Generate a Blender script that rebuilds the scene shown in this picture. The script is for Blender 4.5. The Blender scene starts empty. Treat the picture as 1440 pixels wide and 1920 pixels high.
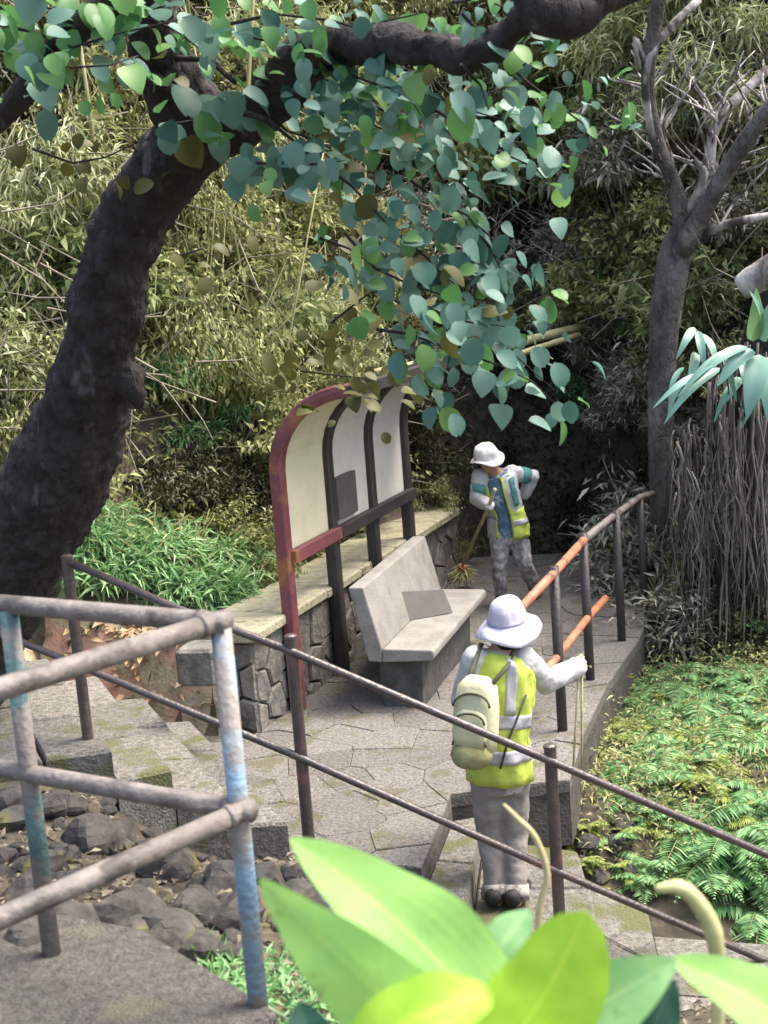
import bpy, math, random
import numpy as np
from mathutils import Vector, Matrix
random.seed(7); rng = np.random.default_rng(7)
SC = bpy.context.scene; COL = SC.collection
# ------------------------------------------------------------------ camera
FPX = 2600.0; PITCH = math.radians(10); ROLL = math.radians(4.4)
CAM = np.array([0, 0, 3.1])
_f = np.array([0, math.cos(PITCH), -math.sin(PITCH)]); _r = np.array([1.0, 0, 0]); _u = np.array([0, math.sin(PITCH), math.cos(PITCH)])
CR = _r*math.cos(ROLL) - _u*math.sin(ROLL); CU = _u*math.cos(ROLL) + _r*math.sin(ROLL)
cd = bpy.data.cameras.new('camera'); cam = bpy.data.objects.new('camera', cd); COL.objects.link(cam)
m = Matrix.Identity(4)
for i in range(3):
    m[i][0] = CR[i]; m[i][1] = CU[i]; m[i][2] = -_f[i]; m[i][3] = CAM[i]
cam.matrix_world = m
cd.sensor_fit = 'VERTICAL'; cd.sensor_height = 36; cd.lens = 36*FPX/1920; cd.clip_end = 300; cd.clip_start = 0.05
cd.dof.use_dof = True; cd.dof.focus_distance = 9.0; cd.dof.aperture_fstop = 5.0
SC.camera = cam
# ------------------------------------------------------------------ sky, sun, exposure
SUN_EL, SUN_AZ = math.radians(62), math.radians(80)      # azimuth from +Y towards +X
w = bpy.data.worlds.new('World'); SC.world = w; w.use_nodes = True
nt = w.node_tree; bg = nt.nodes['Background']; sk = nt.nodes.new('ShaderNodeTexSky')
sk.sky_type = 'NISHITA'; sk.sun_disc = False; sk.sun_elevation = SUN_EL; sk.sun_rotation = SUN_AZ
sk.air_density = 1.0; sk.dust_density = 6.0; sk.ozone_density = 0.2
nt.links.new(sk.outputs[0], bg.inputs[0]); bg.inputs[1].default_value = 0.15
sl = bpy.data.lights.new('sun', 'SUN'); sun = bpy.data.objects.new('sun', sl); COL.objects.link(sun)
sl.energy = 1.3; sl.angle = math.radians(25); sl.color = (1, .95, .86)
sd = Vector((math.cos(SUN_EL)*math.sin(SUN_AZ), math.cos(SUN_EL)*math.cos(SUN_AZ), math.sin(SUN_EL)))
sun.rotation_euler = sd.to_track_quat('Z', 'Y').to_euler(); sun.location = (0, 0, 20)
SC.view_settings.view_transform = 'Standard'; SC.view_settings.look = 'None'; SC.view_settings.gamma = 1
SC.view_settings.use_curve_mapping = False; SC.view_settings.exposure = 1.7
SC.render.engine = 'CYCLES'; SC.cycles.max_bounces = 7; SC.cycles.diffuse_bounces = 4; SC.cycles.transmission_bounces = 4
SC.cycles.glossy_bounces = 3
try: SC.cycles.use_denoising = True
except Exception: pass

# ------------------------------------------------------------------ helpers
def ray(x, y): return _f + CR*(x-720)/FPX + CU*(960-y)/FPX
def at(x, y, Y): v = ray(x, y); return CAM + v*(Y/v[1])
def atz(x, y, z): v = ray(x, y); return CAM + v*((z-CAM[2])/v[2])
def nrm(v): v = np.array(v, float); return v/(np.linalg.norm(v)+1e-12)

class MB:
    def __init__(s): s.v = []; s.f = []; s.mi = []
    def add(s, vs, fs, mi=0):
        o = len(s.v); s.v += [tuple(map(float, p)) for p in vs]; s.f += [tuple(i+o for i in f) for f in fs]; s.mi += [mi]*len(fs); return s
    def box(s, c, size, ax=(1, 0, 0), up=(0, 0, 1), mi=0, bev=0.0):
        c = np.array(c, float); a = nrm(ax); u = np.array(up, float); u = nrm(u-a*(u@a)); b = np.cross(u, a)
        hx, hy, hz = [q/2 for q in size]
        if bev <= 0:
            vs = [c+a*x*hx+b*y*hy+u*z*hz for z in (-1, 1) for x, y in ((-1, -1), (1, -1), (1, 1), (-1, 1))]
            return s.add(vs, [(3, 2, 1, 0), (4, 5, 6, 7), (0, 1, 5, 4), (1, 2, 6, 5), (2, 3, 7, 6), (3, 0, 4, 7)], mi)
        pl = [(-hx+bev, -hy), (hx-bev, -hy), (hx, -hy+bev), (hx, hy-bev), (hx-bev, hy), (-hx+bev, hy), (-hx, hy-bev), (-hx, -hy+bev)]
        vs = []
        for z, k in ((-hz, 1-bev/min(hx, hy)), (-hz+bev, 1), (hz-bev, 1), (hz, 1-bev/min(hx, hy))):
            vs += [c+a*x*k+b*y*k+u*z for x, y in pl]
        fs = [tuple(range(7, -1, -1)), tuple(range(24, 32))]
        for r in range(3):
            for i in range(8): j = (i+1) % 8; fs.append((r*8+i, r*8+j, r*8+8+j, r*8+8+i))
        return s.add(vs, fs, mi)
    def ring(s, pts, rads, side=None, n=10, cap=True, mi=0, jit=0.0, sup=1.0):
        pts = [np.array(p, float) for p in pts]; N = len(pts); vs = []; sd_ = None
        for i, p in enumerate(pts):
            t = nrm(pts[min(i+1, N-1)]-pts[max(i-1, 0)])
            ref = np.array(side, float) if side is not None else (sd_ if sd_ is not None else (np.array([1.0, 0, 0]) if abs(t[0]) < .8 else np.array([0, 1.0, 0])))
            sd_ = nrm(ref-t*(ref@t)); b = np.cross(t, sd_)
            ra = rads[i] if hasattr(rads, '__len__') else rads
            a_, b_ = (ra if hasattr(ra, '__len__') else (ra, ra))
            for k in range(n):
                an = 2*math.pi*k/n; j = 1+(random.uniform(-jit, jit) if jit else 0)
                ca, sa = math.cos(an), math.sin(an)
                if sup != 1.0: ca = math.copysign(abs(ca)**sup, ca); sa = math.copysign(abs(sa)**sup, sa)
                vs.append(p+sd_*ca*a_*j+b*sa*b_*j)
        fs = []
        for i in range(N-1):
            for k in range(n): l = (k+1) % n; fs.append((i*n+k, i*n+l, i*n+n+l, i*n+n+k))
        if cap: fs += [tuple(range(n-1, -1, -1)), tuple((N-1)*n+k for k in range(n))]
        return s.add(vs, fs, mi)
    def ball(s, c, r, n=10, mi=0, ax=None, up=None):
        c = np.array(c, float); r = r if hasattr(r, '__len__') else (r, r, r)
        a = nrm(ax) if ax is not None else np.array([1.0, 0, 0]); u = np.array(up if up is not None else (0, 0, 1), float); u = nrm(u-a*(u@a)); b = np.cross(u, a)
        R = max(5, n*2//3); pts = []
        for i in range(R+1):
            ph = math.pi*i/R; ph = min(max(ph, .02), math.pi-.02)
            for k in range(n): an = 2*math.pi*k/n; pts.append(c+a*r[0]*math.sin(ph)*math.cos(an)+b*r[1]*math.sin(ph)*math.sin(an)-u*r[2]*math.cos(ph))
        fs = []
        for i in range(R):
            for k in range(n): l = (k+1) % n; fs.append((i*n+k, i*n+l, i*n+n+l, i*n+n+k))
        fs += [tuple(range(n-1, -1, -1)), tuple(R*n+k for k in range(n))]
        return s.add(pts, fs, mi)
    def prism(s, poly, z0, z1, shrink=0.0, bev=0.0, mi=0, frame=None):
        """polygon (2D, ccw) extruded along z (or along frame (origin, ex, ey, ez)), with a bevelled top edge"""
        P = poly; n = len(P)
        if n < 3: return s
        cx = sum(p[0] for p in P)/n; cy = sum(p[1] for p in P)/n
        def sh(d): 
            o = []
            for x, y in P:
                l = math.hypot(x-cx, y-cy)+1e-9; k = max(.15, 1-d/l); o.append((cx+(x-cx)*k, cy+(y-cy)*k))
            return o
        rings = [(sh(shrink), z0), (sh(shrink), z1-bev)] + ([(sh(shrink+bev), z1)] if bev else [])
        vs = []
        for pp, z in rings:
            for x, y in pp:
                vs.append((x, y, z) if frame is None else tuple(frame[0]+frame[1]*x+frame[2]*y+frame[3]*z))
        fs = [tuple(range(n-1, -1, -1))]
        for r in range(len(rings)-1):
            for i in range(n): j = (i+1) % n; fs.append((r*n+i, r*n+j, r*n+n+j, r*n+n+i))
        fs.append(tuple((len(rings)-1)*n+i for i in range(n)))
        return s.add(vs, fs, mi)
    def build(s, name, mats, parent=None, origin=None, smooth=False):
        mats = mats if isinstance(mats, (list, tuple)) else [mats]
        o0 = np.array(wloc(parent) if parent is not None and origin is None else (origin if origin is not None else (0, 0, 0)), float)
        me = bpy.data.meshes.new(name); me.from_pydata([tuple(np.array(v)-o0) for v in s.v], [], s.f)
        for q in mats: me.materials.append(q)
        if len(mats) > 1: me.polygons.foreach_set('material_index', s.mi)
        if smooth: me.polygons.foreach_set('use_smooth', [True]*len(me.polygons))
        me.update()
        ob = bpy.data.objects.new(name, me); COL.objects.link(ob)
        if parent is not None: ob.parent = parent
        else: ob.location = o0
        return ob
def wloc(o):
    p = np.array(o.location, float)
    while o.parent is not None: o = o.parent; p = p+np.array(o.location, float)
    return p
def tag(o, label=None, cat=None, group=None, kind=None):
    if label: o['label'] = label
    if cat: o['category'] = cat
    if group: o['group'] = group
    if kind: o['kind'] = kind
    return o
def thing(name, label, cat, loc, group=None):
    o = bpy.data.objects.new(name, None); COL.objects.link(o); o.location = [float(q) for q in loc]; o.empty_display_size = .1
    return tag(o, label, cat, group)
def dup(o, loc, rz=0, sc=1.0, label=None):
    def cp(s, par):
        c = s.copy(); COL.objects.link(c)
        if par is not None: c.parent = par
        for ch in s.children: cp(ch, c)
        return c
    r = cp(o, None); r.location = [float(q) for q in loc]; r.rotation_euler = (0, 0, rz); r.scale = (sc, sc, sc*random.uniform(.9, 1.1))
    if label: r['label'] = label
    return r
def fastmesh(name, V, Fs, mats, parent=None, smooth=False, mi=None, origin=(0, 0, 0)):
    """V (N,3), Fs (M,k) arrays -> object"""
    o0 = np.array(wloc(parent) if parent is not None else origin, float); V = V-o0
    me = bpy.data.meshes.new(name); k = Fs.shape[1]; M = len(Fs)
    me.vertices.add(len(V)); me.vertices.foreach_set('co', V.astype(np.float32).ravel())
    me.loops.add(M*k); me.loops.foreach_set('vertex_index', Fs.astype(np.int32).ravel())
    me.polygons.add(M); me.polygons.foreach_set('loop_start', np.arange(0, M*k, k, dtype=np.int32))
    try: me.polygons.foreach_set('loop_total', np.full(M, k, dtype=np.int32))
    except Exception: pass
    for q in (mats if isinstance(mats, (list, tuple)) else [mats]): me.materials.append(q)
    if mi is not None: me.polygons.foreach_set('material_index', mi.astype(np.int32))
    if smooth: me.polygons.foreach_set('use_smooth', np.ones(M, dtype=bool))
    me.update(calc_edges=True)
    ob = bpy.data.objects.new(name, me); COL.objects.link(ob)
    if parent is not None: ob.parent = parent
    else: ob.location = o0
    return ob
def leaf_arrays(P, D, Nn, L, W, fold=.25, droop=.25):
    """folded lance leaves: base P, direction D, normal Nn, length L, width W (arrays) -> verts, tris (4 per leaf)"""
    D = D/np.linalg.norm(D, axis=1, keepdims=True); S = np.cross(D, Nn); S /= np.linalg.norm(S, axis=1, keepdims=True)+1e-9; U = np.cross(S, D)
    n = len(P); V = np.empty((n, 5, 3)); L = L[:, None]; W = W[:, None]
    V[:, 0] = P; V[:, 1] = P+D*L*.42+S*W*.5+U*W*fold; V[:, 2] = P+D*L-U*L*droop; V[:, 3] = P+D*L*.42-S*W*.5+U*W*fold; V[:, 4] = P+D*L*.5-U*L*droop*.15
    o = (np.arange(n)*5)[:, None, None]; T = np.array([[0, 4, 1], [1, 4, 2], [0, 3, 4], [3, 2, 4]])[None]+o
    return V.reshape(-1, 3), T.reshape(-1, 3)

# ------------------------------------------------------------------ materials
def mat(name, c1, c2=None, scale=6, rough=.8, bump=.3, bscale=None, spots=None, sscale=3, sth=.6, spec=.3, detail=6, transl=0, tcol=None, metal=0, island=None, stretch=None, sheen=None, cracks=None, orand=0):
    m = bpy.data.materials.new(name); m.use_nodes = True; n = m.node_tree.nodes; l = m.node_tree.links
    b = n['Principled BSDF']; out = n['Material Output']; b.inputs['Roughness'].default_value = rough; b.inputs['Metallic'].default_value = metal
    b.inputs['Specular IOR Level'].default_value = spec
    tc = n.new('ShaderNodeTexCoord'); vec = tc.outputs['Object']
    if stretch:
        mp = n.new('ShaderNodeMapping'); mp.inputs['Scale'].default_value = stretch; l.new(vec, mp.inputs[0]); vec = mp.outputs[0]
    c2 = c2 or tuple(q*.6 for q in c1)
    no = n.new('ShaderNodeTexNoise'); no.inputs['Scale'].default_value = scale; no.inputs['Detail'].default_value = detail; no.inputs['Roughness'].default_value = .65; l.new(vec, no.inputs['Vector'])
    rp = n.new('ShaderNodeValToRGB'); rp.color_ramp.elements[0].position = .35; rp.color_ramp.elements[1].position = .65
    rp.color_ramp.elements[0].color = (*c2, 1); rp.color_ramp.elements[1].color = (*c1, 1); l.new(no.outputs[0], rp.inputs[0]); col = rp.outputs[0]
    if island:                         # list of colours picked at random per leaf
        ge = n.new('ShaderNodeNewGeometry'); r2 = n.new('ShaderNodeValToRGB'); e = r2.color_ramp.elements
        while len(e) < len(island): e.new(.5)
        for i, q in enumerate(island): e[i].position = i/(len(island)-1); e[i].color = (*q, 1)
        l.new(ge.outputs['Random Per Island'], r2.inputs[0]); mx = n.new('ShaderNodeMix'); mx.data_type = 'RGBA'; mx.blend_type = 'MIX'; mx.inputs[0].default_value = .82
        l.new(col, mx.inputs[6]); l.new(r2.outputs[0], mx.inputs[7]); col = mx.outputs[2]
    if spots:
        n2 = n.new('ShaderNodeTexNoise'); n2.inputs['Scale'].default_value = sscale; n2.inputs['Detail'].default_value = 5; l.new(vec, n2.inputs['Vector'])
        r3 = n.new('ShaderNodeValToRGB'); r3.color_ramp.elements[0].position = sth-.04; r3.color_ramp.elements[1].position = sth+.04; l.new(n2.outputs[0], r3.inputs[0])
        mx = n.new('ShaderNodeMix'); mx.data_type = 'RGBA'; l.new(r3.outputs[0], mx.inputs[0]); l.new(col, mx.inputs[6]); mx.inputs[7].default_value = (*spots, 1); col = mx.outputs[2]
    if orand:                          # each stone its own tone
        oi = n.new('ShaderNodeObjectInfo'); hv = n.new('ShaderNodeHueSaturation'); mr = n.new('ShaderNodeMapRange'); mr.inputs[3].default_value = 1-orand; mr.inputs[4].default_value = 1+orand
        l.new(oi.outputs['Random'], mr.inputs[0]); l.new(mr.outputs[0], hv.inputs['Value']); l.new(col, hv.inputs['Color']); col = hv.outputs[0]
    l.new(col, b.inputs['Base Color'])
    if bump:
        bn = n.new('ShaderNodeTexNoise'); bn.inputs['Scale'].default_value = bscale or scale*4; bn.inputs['Detail'].default_value = 5; l.new(vec, bn.inputs['Vector'])
        bu = n.new('ShaderNodeBump'); bu.inputs['Strength'].default_value = bump; bu.inputs['Distance'].default_value = .02; l.new(bn.outputs[0], bu.inputs['Height']); l.new(bu.outputs[0], b.inputs['Normal'])
        if cracks:
            vo = n.new('ShaderNodeTexVoronoi'); vo.feature = 'DISTANCE_TO_EDGE'; vo.inputs['Scale'].default_value = cracks; wp = n.new('ShaderNodeVectorMath'); wp.operation = 'ADD'
            sc_ = n.new('ShaderNodeVectorMath'); sc_.operation = 'SCALE'; sc_.inputs[3].default_value = .12; l.new(no.outputs[1], sc_.inputs[0]); l.new(vec, wp.inputs[0]); l.new(sc_.outputs[0], wp.inputs[1]); l.new(wp.outputs[0], vo.inputs['Vector'])
            mrr = n.new('ShaderNodeMapRange'); mrr.inputs[2].default_value = .18; l.new(vo.outputs[0], mrr.inputs[0]); b2 = n.new('ShaderNodeBump'); b2.inputs['Strength'].default_value = .5; b2.inputs['Distance'].default_value = .03
            l.new(mrr.outputs[0], b2.inputs['Height']); l.new(bu.outputs[0], b2.inputs['Normal']); l.new(b2.outputs[0], b.inputs['Normal'])
    if transl:
        t = n.new('ShaderNodeBsdfTranslucent'); ms = n.new('ShaderNodeMixShader'); ms.inputs[0].default_value = transl
        if tcol: t.inputs[0].default_value = (*tcol, 1)
        else: l.new(col, t.inputs[0])
        l.new(b.outputs[0], ms.inputs[1]); l.new(t.outputs[0], ms.inputs[2]); l.new(ms.outputs[0], out.inputs[0])
    return m
M = {}
M['soil'] = mat('soil', (.10, .085, .062), (.045, .039, .031), 6, .95, .9, 14, spots=(.11, .10, .06), sscale=9, sth=.6)
M['dirt'] = mat('tan_dirt', (.40, .35, .24), (.26, .22, .14), 9, .95, .8, 40, spots=(.46, .29, .21), sscale=3, sth=.50)
M['l_fall'] = None
M['paving'] = mat('paving_stone', (.22, .21, .19), (.10, .095, .088), 38, .9, .9, 60, spots=(.12, .115, .075), sscale=4, sth=.60, orand=.16)
M['pmortar'] = mat('paving_mortar', (.15, .142, .128), (.075, .07, .065), 30, .95, .6, 60)
M['mortar'] = mat('mortar', (.10, .09, .08), (.05, .045, .04), 12, .95, .6)
M['concrete'] = mat('concrete', (.25, .24, .215), (.10, .095, .085), 28, .9, .9, 70, spots=(.12, .125, .06), sscale=3.5, sth=.58, orand=.14)
M['landing'] = mat('landing_concrete', (.13, .122, .11), (.066, .062, .056), 34, .9, .9, 90, spots=(.14, .13, .09), sscale=3, sth=.6)
M['bench'] = mat('bench_concrete', (.27, .262, .245), (.19, .182, .17), 5, .85, .35, 60, spots=(.17, .165, .14), sscale=4, sth=.64)
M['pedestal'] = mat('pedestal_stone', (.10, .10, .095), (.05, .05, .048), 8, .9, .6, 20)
M['cap'] = mat('cap_concrete', (.42, .40, .28), (.27, .255, .17), 7, .95, .8, 25, spots=(.2, .19, .13), sscale=7, sth=.62)
M['wstone'] = mat('wall_stone', (.21, .20, .18), (.09, .088, .08), 8, .9, .9, 26, orand=.25)
M['rock'] = mat('rock', (.10, .094, .085), (.032, .03, .027), 7, .95, .9, 16, spots=(.13, .125, .05), sscale=3.5, sth=.6)
M['bark'] = mat('dark_bark', (.042, .038, .036), (.022, .020, .020), 9, .9, 1, 12, stretch=(1, 1, .4), spots=(.085, .08, .075), sscale=11, sth=.66, cracks=16)
M['gbark'] = mat('grey_bark', (.15, .14, .13), (.05, .046, .043), 7, .9, 1, 24, spots=(.22, .21, .19), sscale=5, sth=.64, stretch=(1, 1, .5), cracks=18)
M['pbark'] = mat('pale_bark', (.46, .44, .41), (.14, .13, .12), 7, .9, 1, 24, spots=(.06, .054, .05), sscale=4, sth=.55, stretch=(1, 1, .5))
M['root'] = mat('root_bark', (.19, .18, .16), (.06, .055, .05), 6, .95, .6, 30, stretch=(1, 1, .25))
M['twig'] = mat('dry_twig', (.30, .27, .21), (.13, .115, .09), 5, .9, .2)
M['culm'] = mat('bamboo_culm', (.34, .33, .16), (.17, .17, .07), 2, .6, .1)
M['pole'] = mat('fallen_bamboo', (.55, .50, .27), (.35, .31, .15), 4, .6, .1)
M['rust'] = mat('rusted_iron', (.085, .062, .056), (.045, .037, .036), 14, .36, .3, 60, spots=(.17, .07, .065), sscale=4, sth=.66, spec=.8)
M['sunlit_redrust'] = mat('sunlit_orange_red_rust', (.46, .20, .10), (.30, .10, .065), 9, .55, .3, 50, spots=(.10, .06, .055), sscale=5, sth=.60, spec=.5)  # red rail with its sunlit orange put into the base colour
M['darkpaint'] = mat('dark_iron', (.045, .038, .037), (.026, .023, .023), 8, .5, .3, 50, spec=.5)
M['redpaint'] = mat('dark_red_paint', (.20, .06, .07), (.12, .04, .045), 7, .5, .3, 50, spots=(.26, .11, .05), sscale=3, sth=.60, spec=.5)
M['steel'] = mat('weathered_steel', (.21, .19, .175), (.10, .09, .085), 9, .6, .4, 40, spots=(.06, .052, .048), sscale=7, sth=.6, spec=.5)
M['bluepaint'] = mat('flaking_blue_paint', (.25, .42, .55), (.16, .26, .36), 5, .6, .4, 50, spots=(.24, .22, .205), sscale=4.5, sth=.50, spec=.5)
M['teal'] = mat('flaking_teal_paint', (.10, .20, .20), (.06, .11, .11), 8, .6, .4, 50, spots=(.19, .17, .16), sscale=5, sth=.47)
M['panel'] = mat('cream_panel', (.66, .64, .45), (.55, .53, .37), 2.5, .8, .2, 30)
M['panelw'] = mat('white_panel', (.58, .565, .51), (.48, .465, .42), 2.5, .8, .2, 30)
M['plaque'] = mat('plaque', (.10, .095, .09), (.07, .066, .06), 6, .7, .1)
M['board'] = mat('grey_board', (.20, .19, .175), (.16, .15, .14), 4, .85, .2)
M['skin'] = mat('skin', (.42, .25, .17), (.36, .21, .14), 8, .6, .1)
M['hair'] = mat('black_hair', (.012, .011, .011), (.006, .006, .006), 20, .5, .4)
M['white'] = mat('white_cloth', (.62, .62, .62), (.52, .52, .52), 6, .9, .4, 20)
M['lilac'] = mat('sky_tinted_lilac_cloth', (.58, .56, .68), (.49, .47, .58), 5, .9, .3, 25)  # lilac cast of blue skylight put into the hat cloth colour
M['shirtw'] = mat('pale_shirt', (.50, .50, .50), (.40, .40, .40), 5, .9, .5, 18)
M['blue'] = mat('blue_cloth', (.12, .21, .31), (.06, .11, .18), 12, .9, .4, 25, spots=(.34, .44, .52), sscale=14, sth=.6)
M['tealc'] = mat('teal_cloth', (.10, .30, .27), (.05, .18, .17), 10, .9, .3)
M['lime'] = mat('lime_vest', (.50, .61, .11), (.38, .47, .07), 5, .8, .4, 16)
M['silver'] = mat('silver_stripe', (.48, .48, .52), (.38, .38, .41), 8, .4, .3, 20, spec=.6)
M['trouser'] = mat('grey_trouser', (.30, .28, .26), (.20, .185, .175), 6, .9, .7, 12)
M['ptrouser'] = mat('patterned_trouser', (.42, .40, .40), (.15, .145, .14), 20, .9, .4, 15, detail=2)
M['gaiter'] = mat('patterned_gaiter', (.46, .44, .40), (.10, .095, .09), 26, .9, .4, 20)
M['shoe'] = mat('dark_shoe', (.03, .03, .03), (.02, .02, .02), 8, .7, .2)
M['pack'] = mat('cream_pack', (.58, .58, .37), (.46, .46, .29), 4, .9, .4, 18)
M['roll'] = mat('khaki_roll', (.36, .36, .17), (.20, .20, .09), 6, .9, .5, 14)
M['strap'] = mat('strap', (.10, .105, .07), (.07, .07, .05), 10, .9, .2)
M['stick'] = mat('stick_wood', (.56, .53, .32), (.30, .27, .14), 9, .7, .2)
M['straw'] = mat('broom_straw', (.50, .46, .22), (.28, .25, .10), 20, .9, .3, island=[(.2, .18, .06), (.5, .46, .2), (.62, .58, .34)])
M['orange'] = mat('orange_binding', (.50, .22, .11), (.36, .15, .08), 20, .8, .2)
# leaves (colour differs leaf by leaf)
def leafm(name, cols, transl=.3, rough=.5, spec=.35, tcol=None): return mat(name, cols[len(cols)//2], cols[0], 3, rough, 0, island=cols, transl=transl, spec=spec, tcol=tcol)
M['l_olive'] = leafm('olive_leaf', [(.05, .065, .016), (.18, .21, .06), (.33, .345, .13), (.52, .53, .27), (.12, .16, .04)])
M['l_yel'] = leafm('yellow_olive_leaf', [(.11, .135, .03), (.26, .315, .11), (.44, .485, .25), (.66, .68, .46), (.18, .235, .075)])
M['l_dry'] = leafm('dry_grey_leaf', [(.08, .085, .05), (.22, .22, .15), (.38, .375, .29), (.62, .61, .52), (.17, .18, .09)], transl=.15)
M['l_fall'] = leafm('fallen_leaf', [(.48, .26, .15), (.55, .38, .24), (.40, .33, .18), (.26, .17, .09)], transl=.1)
M['l_lit'] = leafm('brown_litter_leaf', [(.05, .04, .028), (.11, .09, .06), (.20, .165, .11), (.30, .27, .19)], transl=.1)
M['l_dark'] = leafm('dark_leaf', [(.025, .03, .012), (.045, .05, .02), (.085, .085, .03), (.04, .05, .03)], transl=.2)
M['l_lgt'] = leafm('light_olive_leaf', [(.10, .15, .05), (.22, .28, .10), (.36, .42, .20), (.15, .20, .06)], transl=.35)
M['l_fern'] = leafm('fern_leaf', [(.05, .17, .06), (.13, .31, .09), (.24, .46, .18), (.36, .56, .26), (.08, .21, .09)], transl=.3)
M['l_grn2'] = leafm('mint_green_leaf', [(.07, .20, .06), (.17, .36, .13), (.31, .50, .23), (.42, .58, .33)], transl=.3)
M['l_lime'] = leafm('lime_leaf', [(.20, .27, .05), (.36, .44, .12), (.15, .22, .05)], transl=.35)
M['l_skyteal'] = leafm('sky_sheen_canopy_leaf', [(.028, .095, .068), (.06, .165, .125), (.13, .265, .21), (.22, .37, .31), (.045, .12, .08)], transl=.3, rough=.5, spec=.35)  # teal stands for sky reflection, mixed into the leaf colour
M['l_green'] = leafm('backlit_green_canopy_leaf', [(.06, .18, .05), (.11, .28, .09), (.22, .40, .12)], transl=.4, rough=.45, spec=.4)  # brighter green puts light shining through the leaf into its colour
M['l_brown'] = leafm('olive_canopy_leaf', [(.05, .055, .013), (.085, .088, .02), (.12, .13, .035)], transl=.35, rough=.5)
M['l_strap'] = leafm('strap_leaf', [(.05, .14, .10), (.16, .33, .26), (.24, .42, .34)], transl=.15, rough=.4, spec=.5)
def bigleaf(name, a, b, veins=True):
    m = mat(name, a, b, 16, .46, 0, transl=.5, spec=.28, spots=tuple(q*.7 for q in a), sscale=30, sth=.68); n = m.node_tree.nodes; l = m.node_tree.links
    tc = n.new('ShaderNodeTexCoord'); wv = n.new('ShaderNodeTexWave'); wv.bands_direction = 'X'; wv.inputs['Scale'].default_value = 3.2; wv.inputs['Distortion'].default_value = 1.0
    l.new(tc.outputs['UV'], wv.inputs['Vector']); bu = n.new('ShaderNodeBump'); bu.inputs['Strength'].default_value = .05; bu.inputs['Distance'].default_value = .004
    l.new(wv.outputs[0], bu.inputs['Height']); l.new(bu.outputs[0], n['Principled BSDF'].inputs['Normal'])
    sx_ = n.new('ShaderNodeSeparateXYZ'); l.new(tc.outputs['UV'], sx_.inputs[0]); m1 = n.new('ShaderNodeMath'); m1.operation = 'SUBTRACT'; m1.inputs[1].default_value = .5; l.new(sx_.outputs[0], m1.inputs[0])
    m2 = n.new('ShaderNodeMath'); m2.operation = 'ABSOLUTE'; l.new(m1.outputs[0], m2.inputs[0]); r_ = n.new('ShaderNodeMapRange'); r_.inputs[1].default_value = .008; r_.inputs[2].default_value = .03; r_.inputs[3].default_value = .55; r_.inputs[4].default_value = 0; l.new(m2.outputs[0], r_.inputs[0])
    src = n['Principled BSDF'].inputs['Base Color'].links[0].from_socket; mx = n.new('ShaderNodeMix'); mx.data_type = 'RGBA'; l.new(r_.outputs[0], mx.inputs[0]); l.new(src, mx.inputs[6]); mx.inputs[7].default_value = (min(1, a[0]*1.7+.05), min(1, a[1]*1.25+.05), a[2]*1.6, 1)
    l.new(mx.outputs[2], n['Principled BSDF'].inputs['Base Color']); return m
M['fg1'] = bigleaf('pale_green_blade', (.36, .64, .17), (.27, .55, .16))
M['fg2'] = bigleaf('lime_green_blade', (.44, .72, .08), (.30, .58, .05))
M['fg3'] = bigleaf('mid_green_blade', (.22, .44, .17), (.15, .35, .15))
M['fg4'] = bigleaf('dark_green_blade', (.03, .10, .07), (.02, .07, .05))

# ------------------------------------------------------------------ layout of the place
WN = np.array([-.97, 9.2]); WD = nrm((.36, .933)); WP = np.array([WD[1], -WD[0]])       # low wall: near end, direction, towards the platform
def wxy(t, n): return WN+WD*t+WP*n
WALL_LEN = 4.6; WALL_TOP = .72
e1, e2, e3, e4 = atz(210, 1405, .70)[:2], atz(322, 1440, .53)[:2], atz(432, 1492, .35)[:2], atz(540, 1545, .17)[:2]
EDIR = nrm((-.37, .93))
A_n, A_f = atz(790, 1625, 0)[:2], atz(845, 1490, 0)[:2]
B_n, B_f = atz(885, 1718, -.15)[:2], atz(912, 1600, -.15)[:2]
C_n, C_f = atz(1122, 1700, -.30)[:2], atz(1108, 1640, -.30)[:2]
D_n, D_f = atz(1232, 1785, -.45)[:2], atz(1216, 1705, -.45)[:2]
PA, PB, PC = atz(1055, 1370, 0), atz(1107, 1275, 0), atz(1166, 1200, 0)

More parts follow.
